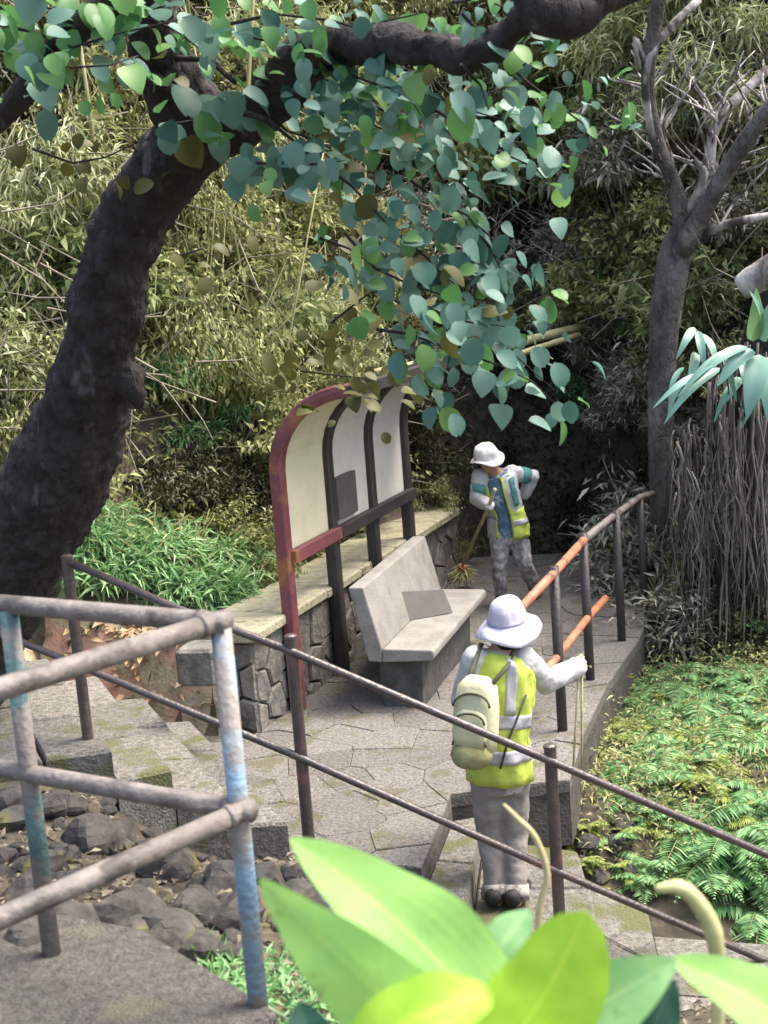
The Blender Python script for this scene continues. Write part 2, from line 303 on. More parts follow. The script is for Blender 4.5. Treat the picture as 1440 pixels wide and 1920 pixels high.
def sstep(a, b, x): t = np.clip((x-a)/(b-a), 0, 1); return t*t*(3-2*t)
_nz = [(rng.uniform(.5, 4, 2)*rng.choice([-1, 1], 2), rng.uniform(0, 6.28), 0) for _ in range(14)]
def wob(x, y):
    s = 0
    for (k, p, _) in _nz: s = s+np.sin(k[0]*x+k[1]*y+p)/(1+np.hypot(*k))
    return s*.16
def gz(x, y):
    x = np.asarray(x, float); y = np.asarray(y, float)
    sl_ = -((x-WN[0])*WP[0]+(y-WN[1])*WP[1])                 # positive on the hill side of the wall
    left = sstep(.02, .30, sl_)
    foot = np.interp(x, [-12, -4, -2.4, -1.4, -.5, .5, 1.0, 2.2, 2.6, 3.1, 4.2, 12], [8.6, 8.9, 9.2, 10.2, 12.2, 13.6, 14.1, 14.1, 12.5, 10.6, 9.6, 8.6])
    d = np.maximum(y-foot, 0); hill = np.where(d < 1.0, d*.75, .75+(d-1.0)*1.5)
    tt = (x-WN[0])*WD[0]+(y-WN[1])*WD[1]; xs = x+(y-7.1)*.398
    left = np.maximum(left*sstep(-.25, .05, tt), sstep(-1.3, -1.75, xs)); onhill = left > .3
    right = -.34-.08*sstep(1.0, 2, x)+.35*sstep(2.2, 4.5, x)
    far = np.where(left > 0.0, -.45+1.07*left, np.where(x > .9, right, -.42)); far = far + hill
    steps = np.interp(np.where(xs < .2, xs, np.maximum(x, .2)), [-3, -1.75, -1.6, -1.3, -1.0, -.7, -.3, .2, 1, 3], [.56, .52, .32, .12, -.05, -.22, -.34, -.45, -.95, -1.05])
    near = np.interp(y, [-3, 2, 3.6, 4.4, 5.6, 6.4, 7.0], [1.25, 1.22, 1.17, 1.02, .55, .25, 0.0])
    nx = -sstep(-.6, 1.0, x)*.9*sstep(2.4, 4.5, y)+.22*sstep(-.9, -2.0, x)*sstep(4.4, 6, y)
    nearz = near+nx
    k = sstep(6.1, 6.9, y); z = nearz*(1-k)+np.where(y > 7.0, steps, steps)*k
    k2 = np.where(x > .95, sstep(7.4, 8.6, y), sstep(8.75, 9.2, y)); z = z*(1-k2)+far*k2
    amp = np.where((y > 7) & (y < 14) & (x > -2.4) & (x < 2.0) & (sl_ < .3), .10, .5)+np.minimum(d, 3)*.35
    return z+wob(x, y)*amp*np.where(y < 3, .3, 1)

# ------------------------------------------------------------------ ground and hillside (one sheet)
gx = np.concatenate([np.arange(-40, -7, 1.5), np.arange(-7, 7, .11), np.arange(7, 41, 1.5)]); gy = np.concatenate([np.arange(-30, -1, 1.5), np.arange(-1, 19, .11), np.arange(19, 60, 1.5)])
X, Y = np.meshgrid(gx, gy); Z = np.minimum(gz(X, Y), 26)
nx_, ny_ = len(gx), len(gy); idx = np.arange(nx_*ny_).reshape(ny_, nx_)
Fq = np.stack([idx[:-1, :-1], idx[:-1, 1:], idx[1:, 1:], idx[1:, :-1]], -1).reshape(-1, 4)
tag(fastmesh('ground', np.stack([X, Y, Z], -1).reshape(-1, 3), Fq, M['soil'], smooth=True), kind='structure')

# ------------------------------------------------------------------ voronoi stones
def clip(poly, a, b, c):            # keep a*x+b*y<=c
    out = []
    for i in range(len(poly)):
        p, q = poly[i], poly[(i+1) % len(poly)]; dp = a*p[0]+b*p[1]-c; dq = a*q[0]+b*q[1]-c
        if dp <= 0: out.append(p)
        if dp*dq < 0: t = dp/(dp-dq); out.append((p[0]+(q[0]-p[0])*t, p[1]+(q[1]-p[1])*t))
    return out
def voronoi(poly, pts):
    cells = []
    for i, p in enumerate(pts):
        c = list(poly)
        for j, q in enumerate(pts):
            if i != j and c and (p[0]-q[0])**2+(p[1]-q[1])**2 < 4:
                a, b = q[0]-p[0], q[1]-p[1]; c = clip(c, a, b, a*(p[0]+q[0])/2+b*(p[1]+q[1])/2)
        if len(c) >= 3:
            ar = .5*abs(sum(c[k][0]*c[(k+1) % len(c)][1]-c[(k+1) % len(c)][0]*c[k][1] for k in range(len(c))))
            if ar > .002: cells.append(c)
    return cells
def scatter(poly, dist, tries=3000):
    xs = [p[0] for p in poly]; ys = [p[1] for p in poly]; pts = []
    for _ in range(tries):
        p = (random.uniform(min(xs), max(xs)), random.uniform(min(ys), max(ys)))
        if all((p[0]-q[0])**2+(p[1]-q[1])**2 > dist*dist for q in pts) and inside(poly, p): pts.append(p)
    return pts
def inside(poly, p):
    r = False
    for i in range(len(poly)):
        a, b = poly[i], poly[i-1]
        if (a[1] > p[1]) != (b[1] > p[1]) and p[0] < (b[0]-a[0])*(p[1]-a[1])/(b[1]-a[1])+a[0]: r = not r
    return r
# platform
e4f = e4+EDIR*1.9
plat = [tuple(e4), tuple(A_n), tuple(A_f), (A_f[0]+.72, A_f[1]+.10), (PA[0]+.12, PA[1]-.1), (PB[0]+.13, PB[1]-.05), (PC[0]+.14, PC[1]), (2.55, 12.6), (2.5, 14.2), (.85, 14.4), tuple(wxy(WALL_LEN, -.02)), tuple(wxy(-.05, -.02)), tuple(wxy(-.1, -.45)), tuple(e4f)]
pb = MB(); pb.prism(plat, -.08, -.018); pb.prism([(a*.995+.004, b*.995+.045) for a, b in plat], -.42, -.082, mi=1); platform = pb.build('pavement', [M['pmortar'], M['mortar']]); tag(platform, kind='structure')
for c in voronoi(plat, scatter(plat, .26)):
    s = MB(); h = random.uniform(-.005, .006); s.prism(c, -.017, h, .0012, .005); s.build('paving_stone', M['paving'], platform)
# left flight, path and lower flight
def flight_step(near_l, near_r, far_l, far_r, ztop, zbot, nblocks, parent):
    for i in range(nblocks):
        a, b = i/nblocks, (i+1)/nblocks; g = .004
        p = [near_l+(far_l-near_l)*a, near_r+(far_r-near_r)*a, near_r+(far_r-near_r)*b, near_l+(far_l-near_l)*b]
        s = MB(); s.prism([tuple(q) for q in p], zbot, ztop+random.uniform(-.008, .006), g+.003, .018); s.build('step_stone', M['concrete'], parent)
steps = thing('stone_steps', 'grey stone steps coming down from the left path to the paved bench terrace', 'steps', (-.9, 7.6, .2)); steps['kind'] = 'structure'
fl = lambda p, L=2.1: p+EDIR*L
e0 = e1+np.array([-.34, -.06]); em = e1+np.array([-2.6, -.35])
flight_step(e0, e1, fl(e0), fl(e1), .70, .40, 3, steps)
flight_step(em, e0-np.array([.01, 0]), fl(em), fl(e0)-np.array([.01, 0]), .695, .40, 4, steps)
flight_step(e1+np.array([.003, 0]), e2, fl(e1), fl(e2), .53, .10, 3, steps)
flight_step(e2+np.array([.003, 0]), e3, fl(e2), fl(e3), .35, -.05, 3, steps)
flight_step(e3+np.array([.003, 0]), e4, fl(e3), fl(e4), .17, -.25, 3, steps)
low = thing('stone_steps', 'grey stone steps going down at right beneath the worker with the backpack', 'steps', (.8, 7.2, -.5)); low['kind'] = 'structure'
A_f2 = A_f+np.array([0, -.01]); Ra = np.array([A_f[0]+.70, A_f[1]+.08])
B_f2 = np.array([B_f[0]+.02, A_f[1]+.03]); C_f2 = np.array([C_f[0]-.02, A_f[1]-.25]); D_f2 = np.array([D_f[0], A_f[1]-.75])
ext = lambda n_, f_: n_-nrm(f_-n_)*.75
flight_step(ext(A_n, A_f)+np.array([.004, 0]), ext(B_n, B_f), A_f2, B_f2, -.15, -.5, 3, low)
flight_step(ext(B_n, B_f)+np.array([.004, 0]), ext(C_n, C_f), B_f2, C_f2, -.30, -.7, 3, low)
flight_step(ext(C_n, C_f)+np.array([.004, 0]), ext(D_n, D_f), C_f2, D_f2, -.45, -.9, 2, low)
flight_step(ext(D_n, D_f)+np.array([.004, 0]), np.array([3.3, 5.2]), D_f2, np.array([3.3, 6.4]), -.60, -1.0, 2, low)

# landing by the near railing
N2b, N1b = atz(484, 1882, 1.27), atz(97, 1788, 1.27); N3b = np.array([N2b[0]-.52, N2b[1]-.50, 1.27])
ld = nrm(N1b-N2b)
la = N2b[:2]+np.array([.05, -.02]); lb = N1b[:2]+ld[:2]*2.5+np.array([0, .08]); lm = N1b[:2]+np.array([.25, .12])
lp = [tuple(la), tuple(lm), tuple(lb), (-4, 1.5), (-1.6, 1.2), tuple(N3b[:2]+np.array([.1, -.1]))]
s = MB(); s.prism(lp[::1], .7, 1.27, 0, .02); tag(s.build('landing', M['landing']), kind='structure')

dx = np.linspace(0, 1, 30); DX, DY = np.meshgrid(dx, dx); qx = -3.6+DX*2.75; qy = 8.25+DY*1.75-.25*DX
ok_ = .5+.5*np.sin(DX*9+1)*.0; edge = np.minimum(np.minimum(DX, 1-DX), np.minimum(DY, 1-DY)); qz = gz(qx, qy)+np.where(edge > .04, .012, -.05)
ii = np.arange(900).reshape(30, 30); tag(fastmesh('dirt_path', np.stack([qx, qy, qz], -1).reshape(-1, 3), np.stack([ii[:-1, :-1], ii[:-1, 1:], ii[1:, 1:], ii[1:, :-1]], -1).reshape(-1, 4), M['dirt'], smooth=True), kind='structure')
# ------------------------------------------------------------------ low stone wall
wall = thing('stone_wall', 'low rubble stone wall with pale weathered cap behind the bench', 'wall', (*wxy(WALL_LEN/2, -.2), 0))
ex = np.array([*WD, 0]); ey = np.array([0, 0, 1.0]); ez = np.array([*WP, 0]); o_ = np.array([*WN, 0])
core = MB(); 
core.prism([tuple(wxy(.03, -.03)), tuple(wxy(WALL_LEN, -.03)), tuple(wxy(WALL_LEN, -.44)), tuple(wxy(.03, -.44))][::-1], -.35, WALL_TOP-.08); core.build('core', M['mortar'], wall)
rect = [(0, -.1), (WALL_LEN, -.1), (WALL_LEN, WALL_TOP-.085), (0, WALL_TOP-.085)]
for c in voronoi(rect, scatter(rect, .20)):
    s = MB(); s.prism(c, -.05, random.uniform(.0, .025), .009, .014, frame=(o_, ex, ey, ez)); s.build('stone', M['wstone'], wall)
rect = [(-.47, -.1), (0, -.1), (0, WALL_TOP-.085), (-.47, WALL_TOP-.085)]
for c in voronoi(rect, scatter(rect, .17)):
    s = MB(); s.prism(c, -.05, random.uniform(.0, .025), .009, .014, frame=(o_, ez, ey, -ex)); s.build('stone', M['wstone'], wall)
t = -.05
while t < WALL_LEN:
    L = random.uniform(.5, .8); s = MB(); c = wxy(t+L/2, -.22)
    s.box((c[0], c[1], WALL_TOP-.04+random.uniform(-.008, .008)), (L-.012, .56, .08), ex, bev=.015); s.build('capstone', M['cap'], wall); t += L
c = atz(378, 1285, .62); s = MB(); s.box((c[0], c[1]+.12, .73), (.26, .25, .24), nrm((1, -.25, 0)), bev=.02); tag(s.build('stone_block', M['wstone'], origin=(c[0], c[1]+.12, .61)), 'small square stone block with pale top at the near end of the low wall', 'stone block')

# ------------------------------------------------------------------ shelter
pt = [np.array([*wxy(.50+i*.865, .07), 0]) for i in range(4)]
shel = thing('shelter', 'curved shelter of cream panels between dark and red arched posts behind the bench', 'shelter', tuple(wxy(1.8, .07))+(0,))
ZS = 1.74; RA = .60
def arch(off=0.0, z0=0.0, n=9):
    """(towards platform, z) points of the post line"""
    pts = [(off, z0), (off, ZS*.5), (off, ZS)]
    for i in range(1, n+1): a = math.pi/2*i/n; pts.append((off+(RA-off*0)*(1-math.cos(a)), ZS+RA*.92*math.sin(a)))
    return pts
for i, p in enumerate(pt):
    s = MB(); pr_ = arch(0, -.02); P3 = [p+ez*a+np.array([0, 0, z]) for a, z in pr_]
    s.ring(P3, [(.062, .062)]*len(P3), side=ex, n=4, sup=1); 
    # square section: rotate ring by using 4-gon -> diamond, so use 8-gon superellipse instead
    s = MB(); s.ring(P3, [(.052, .05)]*len(P3), side=ex, n=12, sup=.45); o = s.build('post', M['redpaint'] if i == 0 else M['darkpaint'], shel)
    if i == 0: o['label'] = 'red painted end post'
RZ = 1.13
for i in range(3):
    a, b = pt[i]+ex*.05, pt[i+1]-ex*.05; s = MB(); vs = []; prf = [(0.0, RZ+.03)]+arch(0, RZ+.03)[2:]
    for (n_, z) in prf:
        for q in (a, b): vs.append(q+ez*n_+np.array([0, 0, z]))
    k = len(prf); nv = len(vs); vs2 = [v-ez*.025+np.array([0, 0, .0]) for v in vs]
    fs = []
    for j in range(k-1): fs += [(2*j, 2*j+1, 2*j+3, 2*j+2), (nv+2*j+2, nv+2*j+3, nv+2*j+1, nv+2*j)]
    fs += [(0, nv, nv+1, 1), (2*k-2, 2*k-1, nv+2*k-1, nv+2*k-2)]
    s.add(vs+vs2, fs); s.build('panel', M['panel'] if i == 0 else M['panelw'], shel, smooth=False)
    mid = (pt[i]+pt[i+1])/2+np.array([0, 0, RZ])+ez*.062
    s = MB(); s.box(mid, (.865-.004, .06, .10), ex, bev=.008); s.build('rail', M['redpaint'] if i == 0 else M['darkpaint'], shel)
mid = (pt[1]+pt[2])/2+ez*.02+np.array([0, 0, 1.37])-ex*.13; s = MB(); s.box(mid, (.40, .03, .34), ex, bev=.008); s.build('plaque', M['plaque'], shel)
s = MB(); top = [p+ez*RA+np.array([0, 0, ZS+RA*.92]) for p in (pt[0], pt[3])]; s.box((top[0]+top[1])/2+ez*.03, (2.7, .06, .09), ex, bev=.008); s.build('top_beam', M['darkpaint'], shel)

# ------------------------------------------------------------------ bench and the grey board on it
BO = np.array([-.194, 9.5, 0]); bx = nrm((.288, .958, 0)); bn = np.array([bx[1], -bx[0], 0]); BL = 1.78
bench = thing('concrete_bench', 'pale concrete bench with tall slab back in front of the low stone wall', 'bench', BO+bx*.9)
def slab(prof, y0, y1):
    s = MB(); n = len(prof); s.add([BO+bn*a+np.array([0, 0, z])+bx*y for y in (y0, y1) for a, z in prof], [tuple(range(n)), tuple(range(2*n-1, n-1, -1))]+[(i+n, (i+1) % n+n, (i+1) % n, i) for i in range(n)]); return s
def bevel(o, w_=.012, seg=2):
    b = o.modifiers.new('bevel', 'BEVEL'); b.width = w_; b.segments = seg; b.limit_method = 'ANGLE'; b.angle_limit = .5; return o
bevel(slab([(0.002, .36), (.10, .352), (.11, .45), (.004, .90), (-.105, .90)][::1], 0, BL).build('backrest', M['bench'], bench))
bevel(slab([(.102, .353), (.46, .365), (.485, .385), (.485, .43), (.47, .445), (.112, .452)], 0, BL).build('seat', M['bench'], bench))
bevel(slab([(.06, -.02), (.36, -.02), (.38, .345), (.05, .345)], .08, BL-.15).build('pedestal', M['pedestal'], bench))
q = [at(768, 1166, 10.25), at(849, 1148, 10.55), at(847, 1105, 10.6), at(757, 1107, 10.3)]
def on_seat(px, py): return atz(px, py, .456)
q0, q1 = on_seat(768, 1163), on_seat(849, 1148); 
upb = nrm((-bn*.35+np.array([0, 0, 1.0])))
s = MB(); vs = [q0, q1, q1+upb*.19, q0+upb*.235]; s.add(vs+[v+np.cross(nrm(q1-q0), upb)*-.02 for v in vs], [(0, 1, 2, 3), (7, 6, 5, 4), (0, 4, 5, 1), (1, 5, 6, 2), (2, 6, 7, 3), (3, 7, 4, 0)])
tag(s.build('board', M['board'], origin=tuple(q0)), 'grey rectangular board leaning on the concrete bench seat', 'board')

# ------------------------------------------------------------------ railings
def vpost(px, py, Y, zb): p = at(px, py, Y); return p, np.array([p[0], p[1], zb])
# front rail
fr = thing('handrail', 'dark iron handrail with two rails running down the steps across the view', 'railing', (0, 6.7, 0))
tops = [at(125, 1046, 7.25), at(545, 1196, 6.62), at(1031, 1402, 6.55)]; bases = [.64, -.02, -.32]
for p, zb in zip(tops, bases):
    s = MB(); s.ring([(p[0], p[1], zb-.1), p+np.array([0, 0, .0])], .031, n=14); s.build('post', M['rust'], fr)
    s = MB(); s.ring([p, p+np.array([0, 0, .012]), p+np.array([0, 0, .02])], [.034, .034, .02], n=14); s.build('cap', M['rust'], fr.children[-1])
rt = [at(122, 1050, 7.25), at(330, 1140, 6.93), at(548, 1222, 6.6), at(1035, 1428, 6.53), at(1460, 1612, 6.7), at(1700, 1715, 6.8)]
rl = [at(-200, 1110, 7.6), at(0, 1188, 7.42), at(130, 1240, 7.25), at(552, 1416, 6.6), at(1040, 1632, 6.53), at(1460, 1812, 6.7), at(1700, 1915, 6.8)]
s = MB(); s.ring(rt, .021, n=12); s.build('top_rail', M['rust'], fr, smooth=True)
s = MB(); s.ring(rl, .020, n=12); s.build('lower_rail', M['rust'], fr, smooth=True)
# near landing railing
nr = thing('guard_railing', 'weathered steel corner railing with flaking blue paint on the near landing', 'railing', N2b)
N2t = N2b+np.array([0, 0, .995]); N1t = N1b+np.array([0, 0, 1.0]); N3t = N3b+np.array([0, 0, .98])
for nm, b, t_, mt in (('post', N1b, N1t, 'teal'), ('post', N2b, N2t, 'bluepaint'), ('post', N3b, N3t, 'bluepaint')):
    s = MB(); s.ring([b-np.array([0, 0, .05]), t_], .026, n=16); o = s.build(nm, M[mt], nr, smooth=True)
def rod(a, b, r, mt, nm, par, n=14):
    s = MB(); s.ring([a, b], r, n=n); return s.build(nm, M[mt], par, smooth=True)
nA = at(405, 1167, N2b[1]); lA = at(455, 1520, N2b[1]-.02)
N1d = nrm(at(20, 1134, N1b[1])-nA); rod(nA+N1d*-.03, nA+N1d*1.5, .026, 'steel', 'top_rail', nr)
N3d = nrm(at(0, 1292, N3b[1]+.1)-nA); rod(nA-N3d*.035, nA+N3d*1.2, .026, 'steel', 'top_rail', nr)
N1e = nrm(at(50, 1450, N1b[1])-lA); rod(lA-N1e*.03, lA+N1e*1.5, .026, 'steel', 'lower_rail', nr)
N3e = nrm(at(0, 1722, N3b[1]+.05)-lA); rod(lA-N3e*.03, lA+N3e*1.2, .026, 'steel', 'lower_rail', nr)
for P_, d_ in ((nA, N1d), (nA, N3d), (lA, N1e), (lA, N3e)): rod(P_+np.array(d_)*.035, P_+np.array(d_)*.05, .030, 'steel', 'weld', nr)
# back railing
br = thing('handrail', 'rusty red handrail coloured sunlit orange on dark posts along the right edge of the terrace', 'railing', (1.5, 9.8, 0))
bt = []
for (px, py, b) in ((1038, 1062, PA), (1092, 1000, PB), (1150, 958, PC)):
    zt = at(px, py, b[1])[2]; bt.append(np.array([b[0], b[1], zt])); s = MB(); s.ring([(b[0], b[1], -.3), (b[0], b[1], zt)], .034, n=14); s.build('post', M['darkpaint'], br, smooth=True)
e_ = at(1200, 932, 11.6); PD = np.array([e_[0], e_[1], e_[2]])
s = MB(); s.ring([(PD[0], PD[1], -.2), PD], .03, n=12); s.build('post', M['darkpaint'], br, smooth=True)
st = at(975, 1142, 8.0)
s = MB(); s.ring([st, at(1038, 1075, PA[1]), at(1095, 1012, PB[1])], .030, n=12); s.build('rail', M['sunlit_redrust'], br, smooth=True)
s = MB(); s.ring([at(1095, 1012, PB[1]), at(1150, 968, PC[1]), PD, at(1250, 918, 12.3), at(1330, 922, 13.2)], [.03, .03, .028, .025, .022], n=12); s.build('rail', M['steel'], br, smooth=True)
s = MB(); s.ring([at(1000, 1285, 8.2), at(1045, 1232, PA[1]), at(1102, 1158, PB[1]), at(1135, 1122, PB[1]+.5)], .028, n=12); s.build('lower_rail', M['sunlit_redrust'], br, smooth=True)

# ------------------------------------------------------------------ people
def remesh(o, vox=.012, sm=6):
    r = o.modifiers.new('remesh', 'REMESH'); r.mode = 'VOXEL'; r.voxel_size = vox; r.use_smooth_shade = True
    s_ = o.modifiers.new('smooth', 'SMOOTH'); s_.iterations = sm; s_.factor = .5; return o
def folds(o, strength=.018, size=.09, seed=0):
    tx = bpy.data.textures.new('cloth_folds', 'CLOUDS'); tx.noise_scale = size; d = o.modifiers.new('folds', 'DISPLACE'); d.texture = tx; d.strength = strength; d.mid_level = .5; d.texture_coords = 'GLOBAL'; return o
def grip(mb, P, axis, back, r=.016):
    """closed hand round a stick: palm on the 'back' side, four unequal fingers curled round the axis, thumb opposite"""
    P = np.array(P, float); d = nrm(axis); k = nrm(np.array(back)-d*(np.array(back)@d)); c = np.cross(d, k)
    mb.ball(P+k*.030, (.045, .036, .018), 10, ax=d, up=k)
    for i, (l, fr_) in enumerate(((.9, .0095), (1.0, .010), (.95, .0098), (.8, .0085))):
        off = d*(.033-.022*i); pts = []
        for j in range(7): a = math.radians(-20+j*38*l); pts.append(P+off+(k*math.cos(a)+c*math.sin(a))*(r+.012))
        mb.ring(pts, [fr_]*4+[fr_*.95, fr_*.9, fr_*.75], n=7)
    pts = [P+d*.028+(k*math.cos(a)-c*math.sin(a))*(r+.012) for a in (math.radians(q) for q in (0, 40, 85, 130))]
    mb.ring(pts, [.012, .0115, .0105, .008], n=7)
def person(label, J, loc, yawside, fwd, looks, cols, hatf):
    """J: joints in world space; yawside: the body's left-right axis; fwd: facing"""
    root = thing('person', label, 'person', loc); sx = nrm(yawside); fw = nrm(fwd)
    pel, wst, ch, nk, hd = [np.array(J[q]) for q in ('pelvis', 'waist', 'chest', 'neck', 'head')]
    sho = (np.array(J['shL'])+np.array(J['shR']))/2
    def torso(mb, g=0.0, top=True):
        pts = [pel-np.array([0, 0, .10]), pel, (pel+wst)/2, wst, (wst+ch)/2, ch, sho-np.array([0, 0, .01]), sho+(nk-sho)*.5]
        rad = [(.125, .095), (.145, .108), (.138, .102), (.122, .094), (.134, .10), (.152, .108), (.155, .08), (.08, .06)]
        if top: pts += [nk, hd-np.array([0, 0, .06])]; rad += [(.052, .055), (.050, .052)]
        mb.ring(pts, [(a+g, b+g) for a, b in rad], side=sx, n=16)
    def limb(mb, pts, rad): mb.ring(pts, rad, n=12); [mb.ball(p, r_, 9) for p, r_ in zip(pts, rad)]
    mid = lambda a, b, t_=.5: np.array(a)+(np.array(b)-np.array(a))*t_
    def arm(mb, s_, g=0, cut=1.0):
        a, b, c = J['sh'+s_], J['el'+s_], J['ha'+s_]; e = mid(b, c, cut); limb(mb, [a, mid(a, b), b, mid(b, e), e], [.052+g, .045+g, .038+g, .035+g, .027+g])
    def leg(mb, s_, g=0, cut=1.0):
        a, b, c = J['hp'+s_], J['kn'+s_], J['ft'+s_]; e = mid(b, c, cut); limb(mb, [a, mid(a, b), b, mid(b, e, .35), e], [.082+g, .07+g, .054+g, .052+g, .036+g*1.15])
    B = MB(); torso(B)
    for s_ in 'LR': arm(B, s_); leg(B, s_)
    lk = nrm(looks); hs = nrm(np.cross(lk, (0, 0, 1))); hu = np.cross(hs, lk)
    B.ball(hd, (.073, .092, .108), 14, ax=hs, up=hu); B.ball(hd+lk*.035-hu*.055, (.05, .05, .055), 10, ax=hs, up=hu)
    B.ring([hd+lk*.085+hu*.015, hd+lk*.105-hu*.018, hd+lk*.09-hu*.03], [.008, .014, .008], n=8)
    B.ball(hd+lk*.078-hu*.065, (.026, .012, .009), 8, ax=hs, up=hu)
    for q in (-1, 1): B.ball(hd+hs*q*.075, (.011, .022, .032), 8, ax=hs, up=hu)
    body = remesh(B.build('body', M['skin'], root), .010, 3)
    E = MB()
    for q in (-1, 1): E.ball(hd+lk*.083+hs*q*.031+hu*.012, (.013, .006, .007), 8, ax=hs, up=hu)
    E.build('eyes', M['hair'], root, smooth=True)
    H = MB(); H.ball(hd+hu*.02-lk*.015, (.082, .096, .105), 12, ax=hs, up=hu); H.ball(hd-lk*.06-hu*.05, (.065, .05, .08), 10, ax=hs, up=hu)
    for v in H.v: pass
    H.v = [tuple(np.array(v)-lk*max(0, (np.array(v)-hd)@lk-.045)*(1 if (np.array(v)-hd)@hu < .06 else .2)) for v in H.v]
    H.build('hair', M['hair'], root, smooth=True)
    T = MB()
    for s_ in 'LR': leg(T, s_, .016, .84 if cols['trousers'] == 'trouser' else .93)
    T.ring([mid(J['hpL'], J['hpR'])-np.array([0, 0, .09]), pel-np.array([0, 0, .02]), pel+np.array([0, 0, .07])], [(.138, .112), (.158, .122), (.148, .114)], side=sx, n=16)
    folds(remesh(T.build('trousers', M[cols['trousers']], root), .013, 5), .03, .10)
    S = MB(); torso(S, .014, False); folds(remesh(S.build('shirt', M[cols['shirt']], root), .013, 5), .012, .08)
    for s_ in 'LR':
        S = MB(); arm(S, s_, .028, .90); folds(remesh(S.build('sleeve', M[cols['sleeve']], root), .012, 4), .022, .07)
        S = MB(); f_ = np.array(J['ft'+s_]); fd = nrm(fw+np.array([0, 0, 0])); S.ring([f_-fd*.085+np.array([0, 0, .035]), f_-fd*.07+np.array([0, 0, .042]), f_+fd*.03+np.array([0, 0, .045]), f_+fd*.12+np.array([0, 0, .032]), f_+fd*.18+np.array([0, 0, .025])], [(.030, .034), (.046, .048), (.048, .050), (.046, .032), (.03, .02)], side=sx, n=12)
        S.build('shoe', M['shoe'], root, smooth=True)
    # vest surface
    tp = [pel-np.array([0, 0, .04]), (pel+wst)/2, wst, (wst+ch)/2, ch, sho-np.array([0, 0, .012]), sho+(nk-sho)*.42]
    tr = [(.172, .136), (.166, .13), (.150, .122), (.160, .128), (.175, .134), (.174, .106), (.10, .08)]
    def surf(t_, an, g=0):
        t_ = min(max(t_, 0), len(tp)-1.001); i = int(t_); f_ = t_-i; c = tp[i]*(1-f_)+tp[i+1]*f_; a_ = tr[i][0]*(1-f_)+tr[i+1][0]*f_+g; b_ = tr[i][1]*(1-f_)+tr[i+1][1]*f_+g
        ax = nrm(tp[i+1]-tp[i]); s2 = nrm(sx-ax*(sx@ax)); f2 = nrm(fw-ax*(fw@ax)); wv = .006*math.sin(an*9+t_*3)+.004*math.sin(an*5-t_*7)
        return c+s2*math.cos(an)*(a_+wv)+f2*math.sin(an)*(b_+wv)
    def patch(mb, t0, t1, a0, a1, g, nt_=14, na=24, th=.006, armhole=True):
        vs = []; fs = []
        for q in (g, g-th):
            for i in range(nt_+1):
                for j in range(na+1): vs.append(surf(t0+(t1-t0)*i/nt_, a0+(a1-a0)*j/na, q))
        W_ = na+1; O = (nt_+1)*W_
        for i in range(nt_):
            for j in range(na):
                a = i*W_+j; fs += [(a, a+1, a+W_+1, a+W_), (O+a+W_, O+a+W_+1, O+a+1, O+a)]
        for i in range(nt_): a = i*W_; fs += [(a, a+W_, O+a+W_, O+a), (a+na, O+a+na, O+a+na+W_, a+na+W_)]
        for j in range(na): fs += [(j, O+j, O+j+1, j+1), (nt_*W_+j, nt_*W_+j+1, O+nt_*W_+j+1, O+nt_*W_+j)]
        mb.add(vs, fs)
    return root, surf, patch, dict(hd=hd, lk=lk, hs=hs, hu=hu, sx=sx, fw=fw)
def hat(root, c, up, side, front, crown, brim, m_, rise=.11, droop=.015, tilt=0, nseg=28):
    s = MB(); up = nrm(up); side = nrm(side); front = np.cross(up, side); prof = [(.0, rise), (.35, rise*1.0), (.62, rise*.93), (.86, rise*.70), (1.0, rise*.30), (1.02, 0)]
    vs = []; 
    for r_, z in prof: vs.append([(crown*r_, z)]*nseg)
    for k in range(1, 5): vs.append([(crown*1.02+(brim[0]-crown)*k/4, -droop*k*k/8)]*nseg)
    P = []
    for ri, rg in enumerate(vs):
        for k in range(nseg):
            an = 2*math.pi*k/nseg; r_, z = rg[k]
            if ri >= 6: 
                ext_ = 1+(brim[1]*max(0, math.sin(an)))*(ri-5)/4; wv = (.012*math.sin(an*3+1)+.014*math.sin(an*2-.5))*(ri-5)/4
            else: ext_ = 1; wv = 0
            P.append(np.array(c)+side*math.cos(an)*r_+front*math.sin(an)*r_*1.08*ext_+up*(z+wv))
    R = len(vs); fs = []
    for i in range(R-1):
        for k in range(nseg): l = (k+1) % nseg; fs.append((i*nseg+k, i*nseg+l, i*nseg+nseg+l, i*nseg+nseg+k))
    s.add(P, fs); o = s.build('hat', m_, root, smooth=True); sb_ = o.modifiers.new('subdivision', 'SUBSURF'); sb_.levels = sb_.render_levels = 1; folds(o, .028, .07); sol = o.modifiers.new('thickness', 'SOLIDIFY'); sol.thickness = .004; return o

# --- near worker, seen from behind
Yn = 6.98; B0 = atz(948, 1690, -.30); zf = -.30
J = dict(pelvis=at(936, 1445, Yn), waist=at(934, 1380, Yn), chest=at(938, 1300, Yn+.02), neck=at(948, 1205, Yn+.04), head=at(952, 1176, Yn+.08))
J['shL'] = at(892, 1238, Yn+.02); J['shR'] = at(982, 1240, Yn+.02); J['elR'] = at(1026, 1280, Yn+.16); J['haR'] = at(1090, 1246, Yn+.34)
J['elL'] = at(868, 1310, Yn+.12); J['haL'] = at(905, 1340, Yn+.32)
J['hpL'] = at(913, 1450, Yn); J['hpR'] = at(958, 1452, Yn); J['knL'] = at(918, 1565, Yn+.05); J['knR'] = at(966, 1565, Yn+.04)
fL = atz(932, 1688, zf+.03); fR = atz(968, 1690, zf+.03); J['ftL'] = fL; J['ftR'] = fR
fwn = nrm((.42, .91, 0)); sxn = nrm((.91, -.42, 0))
